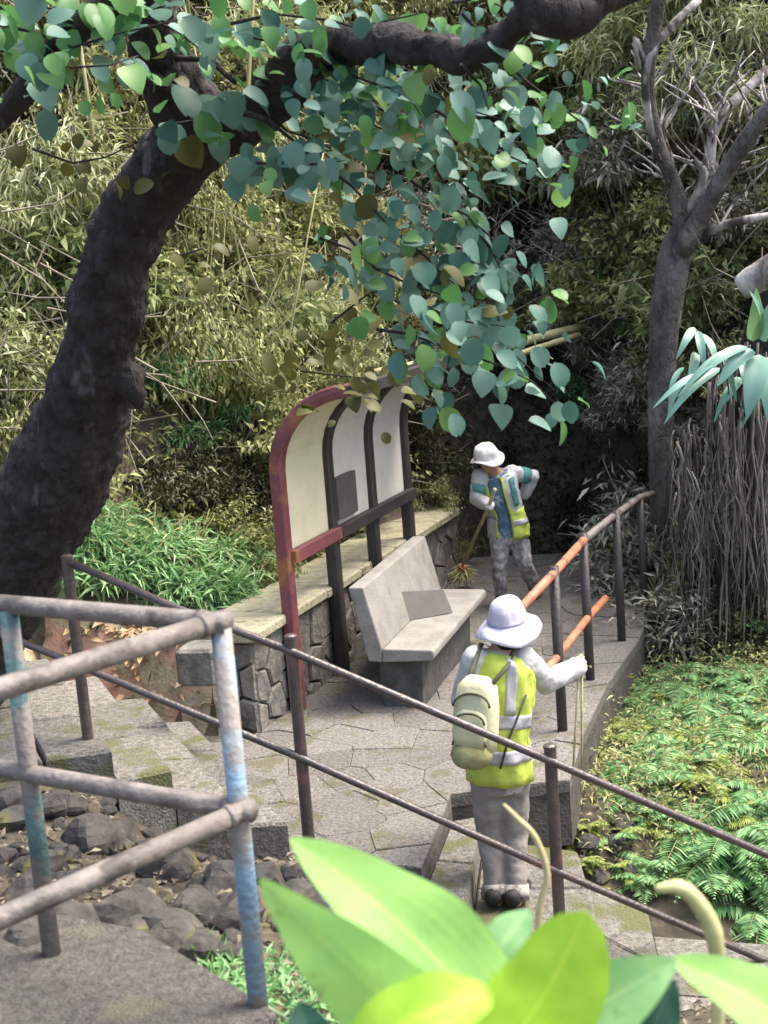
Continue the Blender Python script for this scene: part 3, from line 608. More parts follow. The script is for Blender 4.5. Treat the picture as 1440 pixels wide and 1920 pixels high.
near, surf, patch, K = person('person seen from behind in sky tinted lilac sun hat and lime vest wearing a cream backpack', J, (B0[0], B0[1], zf), sxn, fwn, nrm((.25, .9, -.30)), dict(trousers='trouser', shirt='shirtw', sleeve='shirtw'), None)
V = MB(); patch(V, 0, 6, 0, 2*math.pi, .010, 20, 40); folds(V.build('vest', M['lime'], near, smooth=True), .012, .07)
V = MB(); patch(V, .9, 1.6, .01, 2*math.pi-.01, .014, 4, 40); patch(V, 2.6, 3.25, .01, 2*math.pi-.01, .014, 4, 40); V.build('reflective_stripe', M['silver'], near, smooth=True)
for a0 in (-1.15, -2.3):
    V = MB(); patch(V, 3.3, 5.9, a0, a0+.32, .015, 10, 5); V.build('reflective_stripe', M['silver'], near, smooth=True)
G = MB()
for s_, bk in (('L', (0, -1, .3)), ('R', (-.7, -.5, .4))): grip(G, J['ha'+s_], nrm((-.12, .2, -1)), bk)
for s_ in 'LR': G.ring([J['el'+s_]+(J['ha'+s_]-J['el'+s_])*.82, J['ha'+s_]+nrm((-.5, -.6, .2))*.03], [.036, .030], n=10)
remesh(G.build('gloves', M['white'], near), .006, 2)
S = MB()
for s_ in 'LR': f_ = J['ft'+s_]; k_ = J['kn'+s_]; S.ring([f_+(k_-f_)*.02+np.array([0, -.01, .01]), f_+(k_-f_)*.14, f_+(k_-f_)*.26], [.074, .078, .070], n=14, jit=.08)
folds(S.build('gaiters', M['gaiter'], near, smooth=True), .01, .03)
hup = nrm((-.06, -.16, 1)); hc = K['hd']+np.array([0, 0, .035])
hat(near, hc, hup, sxn, None, .096, (.175, .05), M['lilac'], .125, .03)
S = MB(); hs_ = sxn; hf_ = np.cross(hup, hs_)
S.ring([hc+hup*.012+(hs_*math.cos(a)*.104+hf_*math.sin(a)*.112) for a in np.linspace(0, 2*math.pi, 25)], [(.004, .012)]*25, n=6); S.build('hat_band', mat('grey_lilac_band', (.36, .34, .46), (.28, .26, .36), 8, .9, .1), near, smooth=True)
# backpack (worn, but a thing of its own)
bc = at(893, 1338, Yn-.20); bup = nrm(J['neck']-J['pelvis']); bs = sxn
bp = thing('backpack', 'cream backpack with dark piping worn low on the back of the lime vest', 'backpack', bc)
S = MB()
def pk(mb, c, a, b, h, n=24): mb.ring([c-bup*h, c-bup*h*.96, c-bup*h*.5, c+bup*h*.2, c+bup*h*.75, c+bup*h*.98], [(a*.75, b*.6), (a*.95, b*.95), (a, b), (a*.98, b), (a*.85, b*.85), (a*.5, b*.45)], side=bs, n=n, sup=.65)
pk(S, bc, .116, .085, .195); S.build('bag', M['pack'], bp, smooth=True)
S = MB(); pk(S, bc-fwn*.075-bup*.05, .088, .03, .095); S.build('pocket', M['pack'], bp, smooth=True)
def arcpipe(mb, cz, wd, hh, off, r_=.006): mb.ring([bc-fwn*off+bs*wd*math.cos(a)*1.0+bup*(cz+hh*math.sin(a)) for a in np.linspace(0, math.pi, 13)], r_, n=6)
S = MB(); arcpipe(S, .06, .098, .07, .082); arcpipe(S, -.02, .085, .055, .110); arcpipe(S, -.14, .09, .06, .088)
S.build('piping', M['strap'], bp, smooth=True)
S = MB(); S.ring([bc+bup*.16+bs*.08, J['shR']-fwn*.12+np.array([-.03, 0, .03]), J['shR']+np.array([-.045, 0, .085])], (.014, .007) and .012, n=8); S.ring([bc+bup*.16-bs*.06, J['shL']-fwn*.12+np.array([.03, 0, .0]), J['shL']+np.array([.035, 0, .085])], .014, n=8); S.build('shoulder_strap', M['strap'], bp, smooth=True)
S = MB(); S.ring([surf(4.2, -.55, .02), surf(3.2, -.75, .022), surf(2.0, -1.0, .022), surf(.8, -1.25, .022)], .006, n=6); S.build('cord', M['strap'], bp, smooth=True)
c = at(884, 1414, Yn-.25); S = MB(); S.ball(c, (.112, .09, .08), 18, ax=bs, up=bup); o = S.build('bundle', M['roll'], bp, smooth=True); folds(o, .03, .06)
# stick held in the right hand
h = J['haR']; tp_ = thing('litter_tongs', 'long thin two shafted wooden tongs held in the white gloved right hand', 'tongs', h)
for dx in (-.012, .02):
    S = MB(); S.ring([h+np.array([dx*.3, 0, .06]), h+np.array([dx-.04, -.05, -.30]), h+np.array([dx*1.6-.075, -.09, -.62])], [.007, .007, .005], n=8); S.build('shaft', M['stick'], tp_, smooth=True)

# --- far worker, facing the camera
Yf = 12.2
J = dict(pelvis=at(953, 998, Yf), waist=at(948, 960, Yf), chest=at(934, 918, Yf-.03), neck=at(925, 882, Yf-.05), head=at(914, 862, Yf-.10))
J['shL'] = at(958, 888, Yf+.03); J['shR'] = at(900, 894, Yf-.08); J['elL'] = at(1000, 893, Yf+.16); J['haL'] = at(982, 930, Yf+.20)
J['elR'] = at(893, 935, Yf-.12); J['haR'] = at(917, 948, Yf-.28)
J['hpL'] = at(970, 1002, Yf); J['hpR'] = at(936, 1000, Yf); J['knL'] = at(984, 1058, Yf-.06); J['knR'] = at(936, 1060, Yf-.08)
J['ftR'] = atz(940, 1128, .03); J['ftL'] = atz(1008, 1112, .03)
fwf = nrm((-.25, -.95, 0)); sxf = nrm((-.95, .25, 0))
far, surf, patch, K = person('person in white cap and open pale vest over blue shirt sweeping by the bench', J, (*atz(970, 1125, 0)[:2], 0), -sxf, fwf, nrm((-.35, -.8, -.45)), dict(trousers='ptrouser', shirt='blue', sleeve='shirtw'), None)
V = MB(); patch(V, .1, 5.9, math.pi/2+.42, math.pi/2+2*math.pi-.42, .012, 18, 40); V.build('vest', M['silver'], far, smooth=True)
V = MB(); patch(V, .1, 5.9, math.pi/2+.36, math.pi/2+.50, .017, 18, 5); patch(V, .1, 5.9, math.pi/2-.50, math.pi/2-.36, .017, 18, 5); V.build('vest_edging', M['lime'], far, smooth=True)
V = MB(); patch(V, -.0, 2.2, math.pi/2-1.6, math.pi/2-.4, .024, 10, 14); V.build('vest_flap', M['lime'], far, smooth=True)
V = MB(); patch(V, .9, 1.35, math.pi/2-1.6, math.pi/2-.42, .029, 4, 14); V.build('reflective_stripe', M['silver'], far, smooth=True)
V = MB(); patch(V, 2.6, 5.7, math.pi/2+.75, math.pi/2+1.05, .026, 10, 5); patch(V, 2.6, 5.7, math.pi/2-1.05, math.pi/2-.75, .026, 10, 5); V.build('pack_strap', M['tealc'], far, smooth=True)
for s_ in 'LR':
    V = MB(); a, b = np.array(J['sh'+s_]), np.array(J['el'+s_]); V.ring([a+(b-a)*.35, a+(b-a)*.75], [.078, .070], n=14); V.build('sleeve_band', M['tealc'], far, smooth=True)
G = MB(); bd = nrm(at(862, 1078, 11.6)-J['haR']); grip(G, J['haR'], bd, (.4, .3, .5)); grip(G, J['haL'], (1, 0, 0), (0, .4, .6)); remesh(G.build('gloves', M['white'], far), .007, 2)
hc = K['hd']+np.array([0, 0, .03])+K['lk']*.015
hat(far, hc, nrm((-.14, -.18, 1)), -sxf, None, .112, (.150, .45), M['white'], .12, .012)
# broom
bb = atz(868, 1085, .10); hb = J['haR']; broom = thing('broom', 'straw broom with long pale handle held by the worker in the white cap', 'broom', (bb[0], bb[1], 0))
S = MB(); S.ring([hb-nrm(bb-hb)*.28, hb, bb+np.array([0, 0, .12])], .017, n=10); S.build('handle', M['stick'], broom, smooth=True)
S = MB(); S.ring([bb+np.array([0, 0, .15]), bb+np.array([0, 0, .08])], [.028, .05], n=10); S.build('binding', M['orange'], broom, smooth=True)
P = np.repeat((bb+np.array([0, 0, .09]))[None], 260, 0)+rng.normal(0, .02, (260, 3)); D = rng.normal(0, 1, (260, 3))*np.array([.75, .5, .3])+np.array([0, 0, -.75])
Va, Ta = leaf_arrays(P, D, rng.normal(0, 1, (260, 3)), rng.uniform(.10, .19, 260), np.full(260, .012), 0, .05)
Va[:, 2] = np.maximum(Va[:, 2], .012); tag(fastmesh('bristles', Va, Ta, M['straw'], broom), kind='stuff')

# ------------------------------------------------------------------ big dark leaning tree in front with its canopy sprays
def tubepx(mb, pts, n=14, jit=.03, sub=4):
    """pts: (px, py, Y, radius px) -> smooth tube in the world"""
    P = [at(a, b, Y) for a, b, Y, r in pts]; R = [r*Y/FPX for a, b, Y, r in pts]; Q = []; RR = []
    for i in range(len(P)-1):
        p0, p1, p2, p3 = P[max(i-1, 0)], P[i], P[i+1], P[min(i+2, len(P)-1)]
        for k in range(sub):
            t_ = k/sub; Q.append(.5*((2*p1)+(-p0+p2)*t_+(2*p0-5*p1+4*p2-p3)*t_*t_+(-p0+3*p1-3*p2+p3)*t_**3)); RR.append(R[i]*(1-t_)+R[i+1]*t_)
    Q.append(P[-1]); RR.append(R[-1])
    mb.ring(Q, [r*(1+random.uniform(-jit, jit)) for r in RR], n=n, jit=jit*.6); return Q
big = thing('leaning_tree', 'dark thick leaning tree trunk at left with sky tinted teal leafy sprays hanging across the view', 'tree', at(-170, 1330, 8.0))
T = MB()
tubepx(T, [(-190, 1380, 8.0, 150), (-80, 1180, 8.0, 130), (10, 1040, 7.8, 112), (104, 900, 7.5, 98), (158, 770, 7.3, 82), (188, 650, 7.1, 68), (215, 500, 6.9, 68), (262, 390, 6.8, 66), (330, 300, 6.6, 66), (385, 235, 6.5, 68)], n=22, jit=.05)
T.ball(at(250, 722, 7.05), (.07, .08, .12), 12)
tubepx(T, [(380, 250, 6.5, 70), (350, 200, 6.4, 66), (315, 140, 6.3, 58), (285, 60, 6.1, 48), (270, -60, 5.9, 40)], n=16)
tubepx(T, [(385, 250, 6.5, 62), (470, 225, 6.3, 40), (520, 175, 6.0, 46), (560, 120, 5.8, 50), (640, 85, 5.6, 36), (760, 85, 5.3, 34), (880, 100, 5.1, 30), (960, 60, 5.0, 26), (1010, 10, 4.9, 40)], n=14, jit=.07)
tr_ = T.build('trunk', M['bark'], big, smooth=True); remesh(tr_, .02, 2); folds(tr_, .06, .12); folds(tr_, .03, .035)
for br_ in ([(980, -20, 4.8, 24), (1020, 20, 4.8, 46), (1080, 28, 4.8, 40), (1130, 0, 4.8, 26), (1200, -20, 4.8, 18)], [(-60, 270, 6.0, 24), (30, 190, 5.9, 24), (90, 110, 5.8, 26), (150, 50, 5.7, 26), (250, -30, 5.6, 24)], [(250, 90, 6.2, 12), (300, 150, 6.1, 9), (380, 195, 6.0, 7), (470, 215, 5.9, 6), (500, 225, 5.8, 5)], [(330, 110, 6.1, 6), (390, 115, 6.0, 5), (440, 155, 5.9, 4)]):
    T = MB(); tubepx(T, br_, n=12, jit=.04); T.build('branch', M['bark'], big, smooth=True)
# broad canopy leaves: five shared meshes
def leafmesh(k, mt):
    n = 7; vs = []; fs = []; wd = .36+.05*(k % 3); bend = .10+.10*k
    prof = [[0, .66, .95, 1.0, .90, .60, .06], [0, .55, .85, 1.0, .98, .78, .22], [0, .72, 1.0, .96, .80, .48, .04], [0, .60, .90, 1.0, .95, .74, .20]][k]
    for i in range(n):
        t_ = i/(n-1); wv = prof[i]*wd
        z = -bend*t_*t_
        for s_ in (-1, 0, 1): vs.append((s_*wv, t_-(.07 if (i == n-1 and s_ == 0 and k % 2) else 0)+(.05*abs(s_) if i == 0 else 0), z+.30*abs(s_)*wv-.05*abs(s_)*t_))
    for i in range(n-1):
        for j in range(2): a = i*3+j; fs.append((a, a+1, a+4, a+3))
    me = bpy.data.meshes.new('leaf'); me.from_pydata(vs, [], fs); me.materials.append(mt); me.polygons.foreach_set('use_smooth', [True]*len(fs)); me.update(); return me
LM = {q: [leafmesh(k, M[q]) for k in range(4)] for q in ('l_skyteal', 'l_green', 'l_brown')}
twigs = [  # polyline (px, py), depth, leaf size px, density, palette
    ([(500, 225), (580, 285), (660, 355), (740, 430), (800, 480), (870, 560), (940, 650), (1040, 735)], 5.8, 58, 1.6, 't'),
    ([(480, 300), (540, 305), (600, 310), (640, 300)], 5.7, 62, 1.2, 't'),
    ([(560, 130), (640, 160), (720, 210), (800, 290), (850, 380), (890, 450), (940, 540)], 5.9, 56, 1.5, 't'),
    ([(860, 30), (930, 90), (990, 150), (1050, 205), (1110, 240), (1175, 245)], 5.2, 52, 1.5, 'g'),
    ([(860, 120), (900, 160), (910, 200)], 5.0, 80, .9, 't'),
    ([(650, 440), (700, 500), (760, 530), (830, 560), (850, 640), (830, 720)], 5.7, 66, 1.3, 't'),
    ([(710, 620), (770, 630), (850, 650), (930, 690), (1000, 715), (1050, 760)], 5.6, 66, 1.2, 't'),
    ([(-20, 40), (60, 60), (140, 90), (220, 60), (320, 40), (430, 25)], 5.6, 74, 1.5, 'g'),
    ([(-20, 110), (50, 150), (110, 130), (200, 120), (260, 110)], 5.5, 66, 1.2, 'g'),
    ([(300, 230), (360, 225), (420, 215), (480, 205)], 6.0, 80, 1.2, 't'),
    ([(430, 40), (520, 20), (620, 40), (720, 70), (800, 60)], 5.5, 60, 1.2, 'g'),
    ([(580, 90), (640, 130), (700, 150), (760, 180), (790, 230)], 5.5, 60, 2.4, 't'),
    ([(600, 190), (660, 220), (720, 240), (770, 260)], 5.6, 60, 2.2, 't'),
    ([(800, 200), (870, 240), (930, 280), (1000, 320), (1030, 340)], 5.8, 58, 1.3, 't'),
    ([(760, 330), (820, 370), (880, 400), (920, 470), (960, 540)], 5.9, 58, 1.4, 't'),
    ([(600, 450), (650, 470), (700, 500)], 5.8, 60, .9, 't'),
    ([(560, 700), (620, 705), (690, 715), (760, 720)], 8.3, 42, 3.0, 'b'),
    ([(620, 600), (680, 560), (730, 520), (760, 470)], 7.5, 55, 1.6, 'b'),
    ([(900, 60), (980, 120), (1020, 80)], 5.2, 46, 1.2, 'g'),
    ([(330, 480), (380, 470), (430, 500)], 7.2, 48, .7, 'b'),
    ([(60, 280), (130, 300), (200, 290), (260, 260)], 6.2, 50, 1.0, 'b'),
    ([(740, 560), (800, 590), (880, 600), (960, 610)], 5.7, 62, 1.1, 't'),
    ([(640, 80), (720, 40), (800, 20)], 5.6, 55, 1.5, 't'),
    ([(430, 60), (520, 80), (600, 60)], 5.8, 55, 1.0, 'g'), ([(700, 120), (800, 140), (880, 200), (960, 230)], 5.7, 55, 1.2, 't'),
    ([(470, 180), (540, 240), (600, 260), (680, 330)], 5.9, 52, 1.2, 't'), ([(900, 430), (950, 520), (960, 600)], 6.0, 50, .9, 't'), ([(860, 250), (960, 270), (1010, 350)], 5.9, 54, .9, 't'),
    ([(-20, 10), (80, 20), (190, 30)], 5.7, 60, 1.3, 'g'), ([(230, 20), (330, 60), (400, 110), (440, 150)], 5.8, 60, .9, 'g'), ([(850, 10), (900, 0), (960, 20)], 5.3, 50, 1.2, 'g'),
]
leaves = []
for pts, Yd, sz, den, pal in twigs:
    P = []
    for i, (a, b) in enumerate(pts): P.append(at(a+random.uniform(-6, 6), b+random.uniform(-6, 6), Yd+.12*math.sin(i*1.7)))
    s = MB(); s.ring(P, [.008*(1-.75*i/(len(P)-1)) for i in range(len(P))], n=6, side=(0, 1, 0)); s.build('twig', M['bark'], big, smooth=True)
    tot = 0
    for i in range(len(P)-1):
        seg = P[i+1]-P[i]; L = np.linalg.norm(seg); nL = max(1, int(L*FPX/Yd/12.5*den)); tdir = nrm(seg)
        for k in range(nL):
            b = P[i]+seg*random.random(); s_ = random.choice((-1, 1)); sidev = nrm(np.cross(tdir, (0, -1, .3)))*s_
            d = nrm(tdir*random.uniform(.1, .9)+sidev*random.uniform(.3, 1)+np.array([0, random.uniform(-.5, .3), -random.uniform(.1, .8)]))
            nn = np.array([random.uniform(-.45, .45), random.uniform(-.95, .1), random.uniform(.55, 1.0)])
            off = np.array([random.gauss(0, .095), random.gauss(0, .14), random.gauss(0, .075)])*(1 if pal != 'b' else 1.6)
            r = random.random(); q = 'l_brown' if pal == 'b' else ('l_skyteal' if r < (.74 if pal == 't' else .42) else 'l_green' if r < .95 else 'l_brown')
            leaves.append((b+off, d, nn, sz*Yd/FPX*random.uniform(.42, .92), q))
random.shuffle(leaves); rest = []
for i, (b, d, nn, L, q) in enumerate(leaves):
    sd_ = nrm(np.cross(d, nn)); up_ = np.cross(sd_, d)
    mw = Matrix(((*[sd_[0], d[0], up_[0]], b[0]), (*[sd_[1], d[1], up_[1]], b[1]), (*[sd_[2], d[2], up_[2]], b[2]), (0, 0, 0, 1)))
    if i < 298:
        o = bpy.data.objects.new('leaf', random.choice(LM[q])); COL.objects.link(o); o.parent = big
        mm = mw.copy(); mm.translation = Vector(b-wloc(big)); o.matrix_local = mm @ Matrix.Diagonal((L, L, L, 1))
    else: rest.append((mw, L, q))
rb = MB(); mats3 = ['l_skyteal', 'l_green', 'l_brown']
for mw, L, q in rest:
    me = random.choice(LM[q]); rb.add([mw @ (v.co*L) for v in me.vertices], [tuple(p.vertices) for p in me.polygons], mats3.index(q))
if rest: tag(rb.build('leaf_spray', [M[q] for q in mats3], big, smooth=True), kind='stuff')

# ------------------------------------------------------------------ hillside bushes: a few kinds, then copies
def bush(name, label, group, cat, mt, n, r, Lr, Wr, flat=.8, droop=.4, stems=8, clumps=26, smt='twig', tilt=.3):
    root = thing(name, label, cat, (0, 0, 0), group); cs = []
    for _ in range(clumps):
        v = nrm(rng.normal(0, 1, 3)); v[2] = abs(v[2])*1.0-.15; cs.append(v*np.array([r, r, r*flat])*rng.uniform(.45, 1.0))
    cs = np.array(cs); k = rng.integers(0, clumps, n); cr = rng.uniform(.09, .22, clumps)*r
    P = cs[k]+rng.normal(0, 1, (n, 3))*cr[k][:, None]*np.array([.8, .8, .62]); P[:, 2] = np.maximum(P[:, 2], -.1)
    D = P*np.array([.6, .6, .3])/r+rng.normal(0, .75, (n, 3))+np.array([0, 0, -droop]); Nn = rng.normal(0, .5, (n, 3))+np.array([0, 0, 1])
    Va, Ta = leaf_arrays(P, D, Nn, rng.uniform(*Lr, n), rng.uniform(*Wr, n)); f = fastmesh('foliage', Va, Ta, mt, root); f['kind'] = 'stuff'
    s = MB()
    for i in range(stems):
        c = cs[i % clumps]; b = np.array([c[0]*.2, c[1]*.2, -.4]); s.ring([b, b*.5+c*.5+rng.normal(0, .06, 3), c*1.1+rng.normal(0, .08, 3), c*1.5+np.array([0, 0, .15])+rng.normal(0, .08, 3)], [.014*r, .011*r, .008*r, .004], n=5)
    s.build('stems', M[smt], root, smooth=True); return root
HB = [
    bush('leafy_sapling', 'broad leaved pale green sapling standing among the bamboo bushes on the hillside', 'saplings on the hillside', 'sapling', M['l_lgt'], 1300, 1.0, (.12, .22), (.05, .09), 1.1, .45, 14, 26),
    bush('trailing_bush', 'trailing bush of drooping straw coloured stems and small leaves on the hillside', 'trailing bushes on the hillside', 'bush', M['l_olive'], 4200, 1.0, (.05, .10), (.016, .03), 1.5, 1.6, 34, 40, 'culm'),
    bush('bamboo_bush', 'fine leaved straw olive bamboo bush in the thicket on the hillside', 'bamboo bushes on the hillside', 'bush', M['l_yel'], 3800, 1.0, (.10, .24), (.016, .034), 1.1, .5, 20, 34, 'culm'),
    bush('bamboo_bush', 'fine leaved straw olive bamboo bush in the thicket on the hillside', 'bamboo bushes on the hillside', 'bush', M['l_yel'], 3600, 1.05, (.09, .20), (.018, .040), 1.0, .4, 20, 30, 'culm'),
    bush('olive_shrub', 'small leaved olive green shrub growing on the hillside thicket', 'olive shrubs on the hillside', 'shrub', M['l_olive'], 3600, 1.0, (.06, .13), (.03, .06), 1.0, .3, 14, 34),
    bush('olive_shrub', 'small leaved olive green shrub growing on the hillside thicket', 'olive shrubs on the hillside', 'shrub', M['l_olive'], 3000, .95, (.08, .17), (.035, .07), 1.0, .35, 14, 28),
    bush('dry_shrub', 'grey dry leaved scrub bush among bare twigs on the right hillside', 'dry scrub on the right hillside', 'shrub', M['l_dry'], 2200, .95, (.10, .22), (.02, .048), .85, .2, 30, 34),
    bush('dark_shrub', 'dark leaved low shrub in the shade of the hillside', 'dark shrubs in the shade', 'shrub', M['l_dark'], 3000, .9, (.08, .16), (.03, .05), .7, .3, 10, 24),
]
used = set()
def put(k, x, y, sc, dz=.25):
    o = HB[k]; z = float(gz(x, y))+dz*sc
    if k in used: dup(o, (x, y, z), random.uniform(0, 6.28), sc)
    else: used.add(k); o.location = (float(x), float(y), z); o.scale = (sc, sc, sc)
spots = []
def vis(x, y, z):
    d = np.array([x, y, z])-CAM; k = d@_f; px, py = 720+FPX*(d@CR)/k, 960-FPX*(d@CU)/k; return px, py
for _ in range(9000):
    if len(spots) >= 190: break
    y = random.uniform(9.6, 21); x = random.uniform(-.36*y-.4, .33*y+.6); z = float(gz(x, y)); px, py = vis(x, y, z)
    if py > 960 or py < -260 or px < -160 or px > 1600: continue
    if 740 < px < 1180 and py > 640: continue            # bare shaded bank behind the terrace
    if px > 1180 and py > 760: continue
    if px < 560 and py > 900: continue
    if z < 1.1: continue
    sc = random.uniform(.55, 1.0)*(1 if y < 14 else 1.1)
    if any((x-a)**2+(y-b)**2+(z-c)**2 < (.66*(sc+s2)*.60)**2 for a, b, c, s2 in spots): continue
    spots.append((x, y, z, sc)); r = random.random()
    if px < 680: k = 2 if r < .22 else 3 if r < .38 else 4 if r < .54 else 5 if r < .70 else 1 if r < .84 else 0 if r < .92 else 7
    elif py < 330: k = 2 if r < .32 else 3 if r < .58 else 4 if r < .7 else 1 if r < .80 else 6 if r < .93 else 0
    else: k = 6 if r < .36 else 7 if r < .52 else 4 if r < .72 else 1 if r < .84 else 0
    put(k, x, y, sc)
# dark shrubs and a few on the shaded bank
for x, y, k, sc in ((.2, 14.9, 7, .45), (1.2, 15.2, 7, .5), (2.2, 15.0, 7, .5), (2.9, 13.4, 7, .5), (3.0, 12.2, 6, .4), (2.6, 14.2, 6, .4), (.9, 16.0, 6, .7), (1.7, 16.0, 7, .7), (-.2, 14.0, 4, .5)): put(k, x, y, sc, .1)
for k in range(len(HB)):
    if k not in used: put(k, -2+k, 18, .8)
# leaf litter and low growth over the slope (stuff)
def litter(name, n, fx, mt, Lr, Wr, lift=.05, up=.6):
    xs = []; 
    while len(xs) < n:
        y = rng.uniform(3.2, 21, n*3); x = rng.uniform(-8, 8, n*3); z = gz(x, y); d = np.stack([x, y, z], 1)-CAM; k = d@_f; px = 720+FPX*(d@CR)/k; py = 960-FPX*(d@CU)/k
        ok = fx(x, y, z, px, py); xs += list(np.stack([x, y, z], 1)[ok])
    P = np.array(xs[:n]); P[:, 2] += rng.exponential(lift, n); D = rng.normal(0, 1, (n, 3)); D[:, 2] *= up; D[:, 2] += .1; Nn = rng.normal(0, .4, (n, 3))+np.array([0, -.3, 1])
    Va, Ta = leaf_arrays(P, D, Nn, rng.uniform(*Lr, n), rng.uniform(*Wr, n)); return tag(fastmesh(name, Va, Ta, mt), kind='stuff')
def clear(x, y):                     # off the paved places
    sl_ = -((x-WN[0])*WP[0]+(y-WN[1])*WP[1]); return ~((y > 6.7) & (y < 14.4) & (x < 2.6) & (sl_ < .5) & (x > -1.0-.0*y) & ((x < .95+.34*(y-8.3)) | (y < 8.0))) & ~((y < 9.0) & (y > 6.75) & (x < .3))
inv = lambda px, py: (px > -80) & (px < 1520) & (py > -150) & (py < 1950)
litter('hillside_undergrowth', 16000, lambda x, y, z, px, py: inv(px, py) & (y > 9.4) & clear(x, y) & (px < 720) & (py < 1130), M['l_olive'], (.06, .14), (.018, .045), .14)
litter('dry_undergrowth', 9000, lambda x, y, z, px, py: inv(px, py) & (y > 9.4) & clear(x, y) & (px >= 700) & ((px > 1120) | (py < 760)) & (py < 980), M['l_dry'], (.06, .15), (.012, .03), .14)
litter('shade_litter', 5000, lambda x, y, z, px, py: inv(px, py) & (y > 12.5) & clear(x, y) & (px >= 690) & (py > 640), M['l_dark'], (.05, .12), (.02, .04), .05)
litter('leaf_litter', 3500, lambda x, y, z, px, py: inv(px, py) & (y < 9.8) & (y > 3.3) & clear(x, y) & ((px > 980) | (px < 620)), M['l_lit'], (.03, .06), (.018, .035), .015, .25)
litter('low_weeds', 9000, lambda x, y, z, px, py: inv(px, py) & (y > 7.2) & clear(x, y) & (px > 1000) & (py > 1150), M['l_olive'], (.03, .08), (.010, .022), .06)
litter('fallen_leaves', 420, lambda x, y, z, px, py: (px > 120) & (px < 440) & (py > 1170) & (py < 1345) & (y > 8.3), M['l_fall'], (.05, .11), (.03, .06), .02, .2)
litter('short_grass', 2600, lambda x, y, z, px, py: (y > 3.3) & (y < 4.6) & (px > 360) & (px < 760) & (py > 1790), M['l_fern'], (.03, .08), (.006, .014), .01, 1.0)

# bamboo culms and loose dry twigs
cg = 'thin bamboo culms rising in the left thicket'
for i in range(26):
    px = random.uniform(-10, 700); y = random.uniform(11.5, 15); base = at(px, random.uniform(420, 760), y); z0 = float(gz(base[0], base[1]))
    lean = random.uniform(-.25, .25); H = random.uniform(2.5, 5); r = random.uniform(.010, .024); p0 = np.array([base[0], base[1]-.6, z0])
    s = MB(); s.ring([p0, p0+np.array([lean*.4*H, 0, H*.5]), p0+np.array([lean*H, .1, H])], [r, r*.85, r*.5], n=8)
    tag(s.build('bamboo_culm', M['culm'], origin=tuple(p0), smooth=True), 'thin straight bamboo culm standing in the left hillside thicket', 'bamboo', cg)
tw = MB()
for i in range(2000):
    y = random.uniform(10, 19); x = random.uniform(-.3*y, .3*y); z = float(gz(x, y)); px, py = vis(x, y, z)
    if z < .9 or (740 < px < 1180 and py > 700) or not (-50 < px < 1500 and -200 < py < 980): continue
    p = np.array([x, y-random.uniform(.1, .9), z+random.uniform(.2, 1.3)]); d = nrm(rng.normal(0, 1, 3)*np.array([1, .4, .9])); L = random.uniform(.25, 1.1); b = rng.normal(0, .08, 3)
    tw.ring([p, p+d*L*.5+b*L, p+d*L], [.008, .006, .003], n=4, cap=False)
tag(tw.build('dry_twigs', M['twig'], smooth=True), kind='stuff')
# fallen bamboo poles
for (a, b, Y0, Y1, r, lab) in (((935, 652), (1092, 612), 13.2, 13.9, .04, 'thick pale fallen bamboo pole lying on the bank above the worker in the white cap'), ((960, 668), (1085, 628), 13.1, 13.7, .028, 'thinner pale bamboo pole just below the thick fallen pole'), ((600, 718), (790, 680), 13.0, 13.3, .03, 'pale bamboo pole lying just above the shelter roof'), ((1085, 165), (1225, 92), 15.0, 15.5, .05, 'pale fallen log high on the right hillside beside the pale tree')):
    p, q = at(*a, Y0), at(*b, Y1); s = MB(); pts = [p+(q-p)*k/6 for k in range(7)]; s.ring(pts, [r*(1.0 if k % 2 else 1.12) for k in range(7)], n=10); tag(s.build('bamboo_pole', M['pole'], origin=tuple(p), smooth=True), lab, 'pole')

# ------------------------------------------------------------------ pale tree at right
pt_ = thing('pale_tree', 'pale barked tree with bare forking limbs on the right hillside', 'tree', at(1245, 720, 12.4))
T = MB(); Yp = 12.0
tubepx(T, [(1240, 980, Yp, 22), (1240, 760, Yp, 25), (1245, 620, Yp, 28), (1258, 520, Yp, 32), (1268, 460, Yp, 28), (1280, 420, Yp-.1, 19), (1262, 340, Yp-.2, 14), (1232, 260, Yp-.3, 12), (1215, 170, Yp-.4, 12), (1222, 80, Yp-.5, 14), (1242, -30, Yp-.6, 12)], n=14)
tubepx(T, [(1268, 480, Yp, 26), (1300, 430, Yp-.2, 19), (1345, 350, Yp-.4, 17), (1400, 260, Yp-.6, 16), (1470, 170, Yp-.8, 14)], n=12)
T2 = MB(); tubepx(T2, [(1262, 350, Yp-.2, 10), (1220, 240, Yp-.35, 8), (1212, 130, Yp-.5, 7), (1250, 60, Yp-.5, 8), (1310, 0, Yp-.4, 7)], n=10)
tubepx(T2, [(1300, 420, Yp-.2, 12), (1330, 330, Yp-.1, 9), (1345, 230, Yp, 10), (1440, 130, Yp+.2, 9)], n=10); tubepx(T2, [(1290, 400, Yp-.15, 10), (1320, 330, Yp-.3, 8), (1300, 300, Yp-.3, 6)], n=8)
tubepx(T2, [(1300, 455, Yp, 12), (1350, 425, Yp-.2, 9), (1410, 410, Yp-.3, 8), (1470, 400, Yp-.3, 6)], n=8); tubepx(T2, [(1210, 115, Yp-.5, 5), (1190, 70, Yp-.5, 4), (1200, 130, Yp-.5, 5)], n=6)
